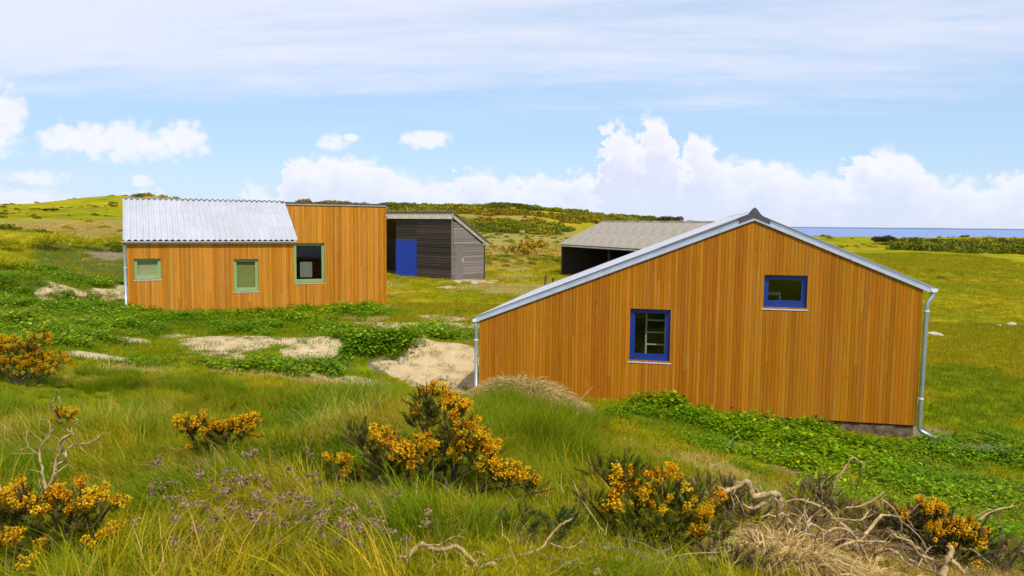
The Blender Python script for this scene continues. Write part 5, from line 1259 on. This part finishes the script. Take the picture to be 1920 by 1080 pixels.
def more_tangle():
    r = np.random.default_rng(5); o = np.array(TANGLE.location)
    for k in range(46):
        g = ground(r.uniform(1480, 1870), r.uniform(985, 1075)); a = r.uniform(0, 6.28); L_ = r.uniform(0.35, 0.85); h = r.uniform(0.05, 0.34); n = 7; P = []; p = np.array([g[0], g[1], 0.0])
        for i in range(n):
            t = i / (n - 1); z = float(height(p[0], p[1])) + 0.01 + h * math.sin(math.pi * min(1, t * r.uniform(0.6, 0.9))) + r.normal(0, 0.012); P.append(np.array([p[0], p[1], z])); p = p + np.array([math.cos(a), math.sin(a), 0]) * L_ / n; a += r.normal(0, 0.5)
        r0 = r.choice([0.006, 0.009, 0.013, 0.017]); q, ro = smooth_path(np.array(P) - o, np.linspace(r0, r0 * 0.35, n), 3, 0.25, k)
        MB().tube(q, list(ro), 6).build('branch', 'deadwood' if k % 3 else 'deadbrown', TANGLE, smooth=True)
more_tangle()
dead_shrub('weathered_stump', 'short pale forked stump with a reddish knot, bottom right', (1600, 830), 4.32, 0.0, [
    ([(720, 1075), (770, 960), (795, 880), (790, 848)], 62, 34, 'trunk'), ([(790, 950), (850, 1000), (905, 1062)], 40, 20, 'root'), ([(760, 980), (680, 1020), (640, 1060)], 30, 14, 'root'), ([(930, 1020), (938, 985)], 14, 7, 'twig'), ([(895, 1045), (930, 1000)], 14, 8, 'twig')], base_px=(1770, 1085))
for lab, D, br in [('leaning dead twig with forked top in front of the large dark gorse', 4.6, [([(325, 752), (200, 560), (112, 432), (65, 300)], 12, 6, 'shaft'), ([(112, 438), (150, 370), (176, 310)], 7, 4, 'twig'), ([(325, 745), (345, 655)], 12, 5, 'twig'), ([(110, 440), (95, 560)], 5, 3, 'twig')]),
                   ('long thin stick lying low in front of the straw bed', 4.1, [([(520, 1030), (700, 985), (960, 905), (1250, 890)], 10, 8, 'shaft'), ([(620, 1080), (780, 1010), (900, 975)], 8, 6, 'twig')])]:
    dead_shrub('fallen_stick', lab, (1060, 830), 4.32, D, br)
for lab, px, D, br in [('thin white stalk in the grass against the gabled house', (1060, 700), 10.3, [([(88, 310), (92, 250), (130, 180), (215, 92)], 8, 6, 'stalk')]),
                       ('pale split reed curling over the green tussock', (1000, 840), 6.6, [([(100, 170), (160, 110), (215, 60)], 9, 6, 'stalk'), ([(150, 115), (200, 80), (230, 62)], 6, 4, 'stalk')]),
                       ('upright straw stalk in front of the low dark gorse', (760, 850), 4.9, [([(92, 440), (85, 300), (90, 180), (100, 90)], 6, 5, 'stalk')]),
                       ('short pale stick on the soil below the gabled house', (1360, 800), 8.4, [([(10, 140), (60, 90), (110, 60)], 9, 6, 'stalk')])]:
    dead_shrub('dry_stalk', lab, px, 4.0, D, br, cat='stalk', spurs=False)

# ------------------------------------------------------------------ straw heaps
def straw_heap(base_px, W, Dp, H, n, label, seed, length=(0.18, 0.42), name='straw_heap'):
    b = ground(*base_px); r = np.random.default_rng(seed)
    root = empty(name, tuple(b)); tag(root, label, 'straw heap')
    k = 20; V, F = [], []
    for i in range(k):
        for j in range(k):
            u, v = -1 + 2 * i / (k - 1), -1 + 2 * j / (k - 1); rr = min(1, math.hypot(u, v))
            z = H * (1 - rr ** 2) * (1 + 0.5 * float(vnoise(np.array(u * 3 + 5), np.array(v * 3 + 5), seed)))
            x, y = u * W, v * Dp; V.append((x, y, float(height(b[0] + x, b[1] + y)) - b[2] + z * 0.9 - 0.03))
    for i in range(k - 1):
        for j in range(k - 1): a = i * k + j; F.append((a, a + k, a + k + 1, a + 1))
    me = npmesh('mound', np.array(V), np.array(F), 'straw', np.tile(np.array([[0.44, 0.32, 0.14]]), (len(V), 1))); me.shade_smooth(); link('mound', me, root)
    a = r.uniform(0, 6.28, n); rad = np.sqrt(r.uniform(0, 1, n)); u, v = rad * np.cos(a), rad * np.sin(a); x, y = u * W, v * Dp
    z = height(b[0] + x, b[1] + y) - b[2] + H * (1 - rad ** 2) * (1 + 0.5 * vnoise(u * 3 + 5, v * 3 + 5, seed)) * 0.9 - 0.03
    L_ = r.uniform(*length, n); d = np.stack([np.cos(a) * 0.8 + r.normal(0, 0.7, n), np.sin(a) * 0.8 + r.normal(0, 0.7, n), r.uniform(-0.12, 0.38, n)], -1); d /= np.linalg.norm(d, axis=1)[:, None]
    s = np.cross(d, r.normal(0, 1, (n, 3))); s /= np.linalg.norm(s, axis=1)[:, None]; w = 0.004
    p0 = np.stack([x, y, z], -1); p1 = p0 + d * L_[:, None] * 0.5 + np.array([0, 0, 0.02]); p2 = p0 + d * L_[:, None] - np.array([0, 0, 1.0]) * (L_ * 0.25)[:, None]
    V = np.stack([p0 - s * w, p0 + s * w, p1 - s * w, p1 + s * w, p2], 1).reshape(-1, 3); q = (np.arange(n) * 5)[:, None]
    F = np.concatenate([q + np.array([[0, 1, 3]]), q + np.array([[0, 3, 2]]), q + np.array([[2, 3, 4]])], 0)
    t = np.array(STRAW)[r.integers(0, 4, n)] * r.uniform(0.7, 1.15, (n, 1))
    o = link('straw', npmesh('straw', V, F, 'straw', np.repeat(t, 5, 0)), root); o['kind'] = 'stuff'
straw_heap((990, 748), 0.95, 0.6, 0.32, 6500, 'heap of dry straw against the low corner of the gabled house', 41)
straw_heap((1480, 1065), 0.42, 0.34, 0.16, 3600, 'matted bed of brown straw around the twisted dead trunk', 42, (0.12, 0.36))
straw_heap((1370, 930), 0.42, 0.5, 0.10, 1700, 'thin brown straw behind the large dark gorse bush', 43, (0.10, 0.28))
straw_heap((1620, 1095), 0.75, 0.30, 0.08, 2600, 'flattened golden straw along the bottom edge', 44, (0.12, 0.3))

# ------------------------------------------------------------------ dry seed heads, flower umbels, stones, posts
def seed_heads():
    protos = []
    for i in range(4):
        r = np.random.default_rng(800 + i); n = 46; t = r.uniform(0, 1, n); H = 0.33
        c = np.stack([0.05 * t + r.normal(0, 0.007, n), r.normal(0, 0.007, n), H + 0.02 * t + r.normal(0, 0.006, n)], -1); d = r.normal(0, 1, (n, 3)); d /= np.linalg.norm(d, axis=1)[:, None]; e = np.cross(d, r.normal(0, 1, (n, 3))); e /= np.linalg.norm(e, axis=1)[:, None]
        V = np.stack([c - d * 0.010, c + e * 0.009, c + d * 0.010], 1).reshape(-1, 3); F = np.arange(3 * n).reshape(n, 3)
        T = np.repeat(np.array([(0.26, 0.165, 0.10), (0.19, 0.115, 0.075), (0.34, 0.25, 0.14)])[r.integers(0, 3, n)], 3, 0)
        st = np.array([[-0.0018, 0, 0], [0.0018, 0, 0], [0.02, 0.001, H * 1.05]]); V = np.concatenate([V, st]); F = np.concatenate([F, [[3 * n, 3 * n + 1, 3 * n + 2]]]); T = np.concatenate([T, np.tile([[0.24, 0.19, 0.06]], (3, 1))])
        protos.append(npmesh('seed_head', V, F, 'seed', T))
    P = []
    for cx, cy, sx, sy, n in [(380, 905, 55, 26, 14), (480, 900, 60, 26, 9), (400, 985, 60, 30, 24), (500, 960, 55, 34, 24), (580, 1000, 70, 40, 13), (660, 1000, 60, 45, 8), (690, 1060, 60, 15, 8), (480, 1030, 90, 22, 10)]:
        for _ in range(n):
            g = ground(RNG.normal(cx, sx), min(1120, RNG.normal(cy, sy) + 75)); P.append(g)
    P = np.array(P)
    scatter('dry_seed_heads', P, RNG.uniform(0, 6.28, len(P)), RNG.uniform(0.7, 1.15, len(P)), RNG.integers(0, 4, len(P)), protos, 'brownish purple dry seed heads scattered over the long grass', 'seed heads', RNG.normal(0, 0.15, (len(P), 2)))
seed_heads()
def umbel(px, py, D, R, label, seed):
    r = np.random.default_rng(seed); top = at(px, py, D); gz = float(height(top[0], top[1])); base = np.array([top[0], top[1], gz - 0.02]); h = max(0.08, top[2] - base[2])
    root = empty('umbel_plant', tuple(base)); tag(root, label, 'plant')
    MB().tube([(0, 0, 0), (0.01, 0.005, h * 0.6), (0, 0, h)], [0.006, 0.005, 0.004], 6).build('stem', 'umbel_stem', root, smooth=True)
    n = 240; d = r.normal(0, 1, (n, 3)); d[:, 2] = np.abs(d[:, 2]); d /= np.linalg.norm(d, axis=1)[:, None]
    c = d * R * np.array([1, 1, 0.75]) * r.uniform(0.75, 1.05, (n, 1)) + np.array([0, 0, h]); a = r.normal(0, 1, (n, 3)); a /= np.linalg.norm(a, axis=1)[:, None]; b_ = np.cross(a, d); b_ /= np.linalg.norm(b_, axis=1)[:, None]; s = 0.008
    V = np.stack([c - b_ * s, c + np.cross(b_, d) * s, c + b_ * s, c + d * s], 1).reshape(-1, 3); q = (np.arange(n) * 4)[:, None]
    F = np.concatenate([q + np.array([[0, 1, 3]]), q + np.array([[1, 2, 3]])], 0)
    t = np.array([(0.36, 0.37, 0.10), (0.45, 0.42, 0.16), (0.28, 0.31, 0.06)])[r.integers(0, 3, n)]
    link('flower_head', npmesh('flower_head', V, F, 'nettle', np.repeat(t, 4, 0)), root)
    lf = leafy(16, 0.09, h * 0.55, 0.05, [(0.12, 0.19, 0.02), (0.16, 0.21, 0.03)], seed, 'nettle'); link('leaves', lf, root)
M['umbel_stem'] = simple('green_stem', (0.16, 0.20, 0.05), 0.6)
for i, (px, py, D, R, lab) in enumerate([(1140, 1028, 3.9, 0.032, 'pale green umbel flower right of the fallen crooked branch'), (1372, 1018, 4.1, 0.034, 'round yellow green umbel flower before the straw bed'), (1358, 1040, 4.0, 0.022, 'small umbel flower touching the larger one by the straw bed'),
                                         (1062, 1060, 3.8, 0.026, 'upright yellowish flower spike at the bottom edge'), (1120, 1075, 3.7, 0.026, 'pale umbel flower at the bottom edge under the leaning twig'), (1335, 1050, 3.9, 0.02, 'faded umbel flower lowest before the straw bed'), (1160, 1050, 3.9, 0.02, 'small faded umbel flower below the pale green one')]):
    umbel(px, py, D, R, lab, 900 + i)

def stone(px, py, w, h, label, seed, mt_='stone'):
    b = ground(px, py); D = b[1]; r = np.random.default_rng(seed); import bmesh
    bm = bmesh.new(); bmesh.ops.create_icosphere(bm, subdivisions=3, radius=1.0)
    W, H = 0.5 * w * D / FPX, 0.5 * h * D / FPX
    for v in bm.verts:
        c = v.co; k = 1 + 0.5 * float(vnoise(np.array(c.x * 1.6 + seed), np.array(c.y * 1.6 + c.z * 1.3 + 3), seed)) + 0.2 * float(vnoise(np.array(c.x * 4 + seed), np.array(c.z * 4 + c.y * 3), seed + 1))
        v.co = Vector((c.x * W * k, c.y * W * 0.75 * k, c.z * H * 1.3 * k))
    me = bpy.data.meshes.new('stone'); bm.to_mesh(me); bm.free(); me.materials.append(M[mt_]); me.shade_smooth()
    o = link('stone', me, None, (b[0], b[1], b[2] + H * 0.35)); o.rotation_euler = (0, 0, r.uniform(0, 6)); tag(o, label, 'stone', 'pale stones lying about the yard')
for i, a in enumerate([(836, 725, 18, 12, 'rounded cream stone at the end of the sand by the tall gorse'), (1752, 629, 34, 8, 'flat pale stone beside the right wall of the gabled house'), (1872, 612, 14, 5, 'small pale stone in the right field, the lower of two'), (1896, 610, 20, 7, 'white stone in the right field at the picture edge'),
                       (752, 683, 8, 16, 'narrow pale stone standing in the sand scarp'), (715, 582, 22, 6, 'buff flagstone at the right foot of the tall cottage block'), (1752, 842, 12, 9, 'small whitish stone in the leaves below the kicked-out downpipe'),
                       (860, 531, 12, 4, 'small stone at the grey gable of the plank barn'), (890, 532, 14, 4, 'pale stone in the grass right of the plank barn'), (920, 531, 16, 3, 'flat stone farthest from the plank barn gable')]):
    stone(*a, 60 + i)
for px, py, h, lab in [(1021, 536, 18, 'thin dark fence post nearer the plank barn, above the house roof'), (1035, 534, 12, 'short dark fence post nearer the open shed')]:
    b = ground(px, py + 4); D = b[1]; H = (h + 6) * D / FPX
    root = empty('fence_post', (b[0], b[1], b[2] - 0.2)); tag(root, lab, 'post', 'fence posts in the field')
    MB().tube([(0, 0, 0), (0.02, 0, H * 0.6), (0.05, 0, H + 0.2)], [0.05, 0.047, 0.042], 8).build('shaft', 'post', root, smooth=True)
    MB().tube([(0.05, 0, H + 0.201), (0.05, 0, H + 0.22)], [0.04, 0.02], 8).build('top', 'deadwood', root)

# ------------------------------------------------------------------ bits of root and dry leaf lying on the bare sand
def sand_litter():
    X = RNG.uniform(-14, 0, 30000); Y = RNG.uniform(12, 27, 30000); mk = mask('sand', X, Y); p = fbm(X / 0.7, Y / 0.7, 3, 33)
    keep = (mk > 0.35) & (p + 0.35 * (1 - mk) > 0.08) & outside(X, Y, 0.05) & in_view(X, Y) & (RNG.uniform(0, 1, len(X)) < 0.55); X, Y = X[keep], Y[keep]
    protos = [blades(9, 0.05, 0.02, 0.06, 0.008, 2.2, [(0.16, 0.10, 0.05), (0.28, 0.20, 0.10), (0.10, 0.07, 0.04)], 860 + i, 'straw', seg=2, droop=0.5) for i in range(3)] + [blades(14, 0.07, 0.03, 0.10, 0.008, 1.0, LUSH, 870, 'turf', seg=2)]
    idx = np.where(RNG.uniform(0, 1, len(X)) < 0.22, 3, RNG.integers(0, 3, len(X)))
    scatter('sand_litter', np.stack([X, Y, height(X, Y)], -1), RNG.uniform(0, 6.28, len(X)), RNG.uniform(0.5, 1.4, len(X)), idx, protos, 'dry roots and leaf scraps littering the bare sand', 'litter')
sand_litter()

# ------------------------------------------------------------------ fine dead brushwood under and around the tangle
def brushwood():
    spots = [(1400, 1010), (1500, 990), (1560, 1010), (1620, 1000), (1680, 1020), (1740, 1035), (1600, 1040), (1680, 1055), (1540, 950), (1480, 950), (1640, 970), (1860, 1040), (1330, 1060), (1250, 1065), (1180, 1060)]
    r = np.random.default_rng(77); mb = MB(); b0 = ground(1580, 1020)
    for sx, sy in spots:
        for _ in range(9):
            g = ground(sx + r.normal(0, 35), min(1110, sy + abs(r.normal(0, 22)))); a = r.uniform(0, 6.28); L_ = r.uniform(0.18, 0.55); P = []
            z0 = r.uniform(0.0, 0.05); rise = r.uniform(-0.02, 0.16)
            for k in range(5):
                t = k / 4; P.append(np.array([g[0] + math.cos(a) * L_ * t, g[1] + math.sin(a) * L_ * t, 0.0])); a += r.normal(0, 0.35)
                P[-1][2] = float(height(P[-1][0], P[-1][1])) + z0 + rise * t * (1.3 - t)
            p, ro = smooth_path(np.array(P) - b0, np.linspace(r.uniform(0.004, 0.010), 0.0025, 5), 2, 0.3, int(r.integers(999)))
            mb.tube(p, list(ro), 5)
    o = mb.build('brushwood', 'deadbrown', None, smooth=True, loc=tuple(b0)); tag(o, 'fine brown dead brushwood littering the ground under the tangle', 'brushwood', kind='stuff')
brushwood()
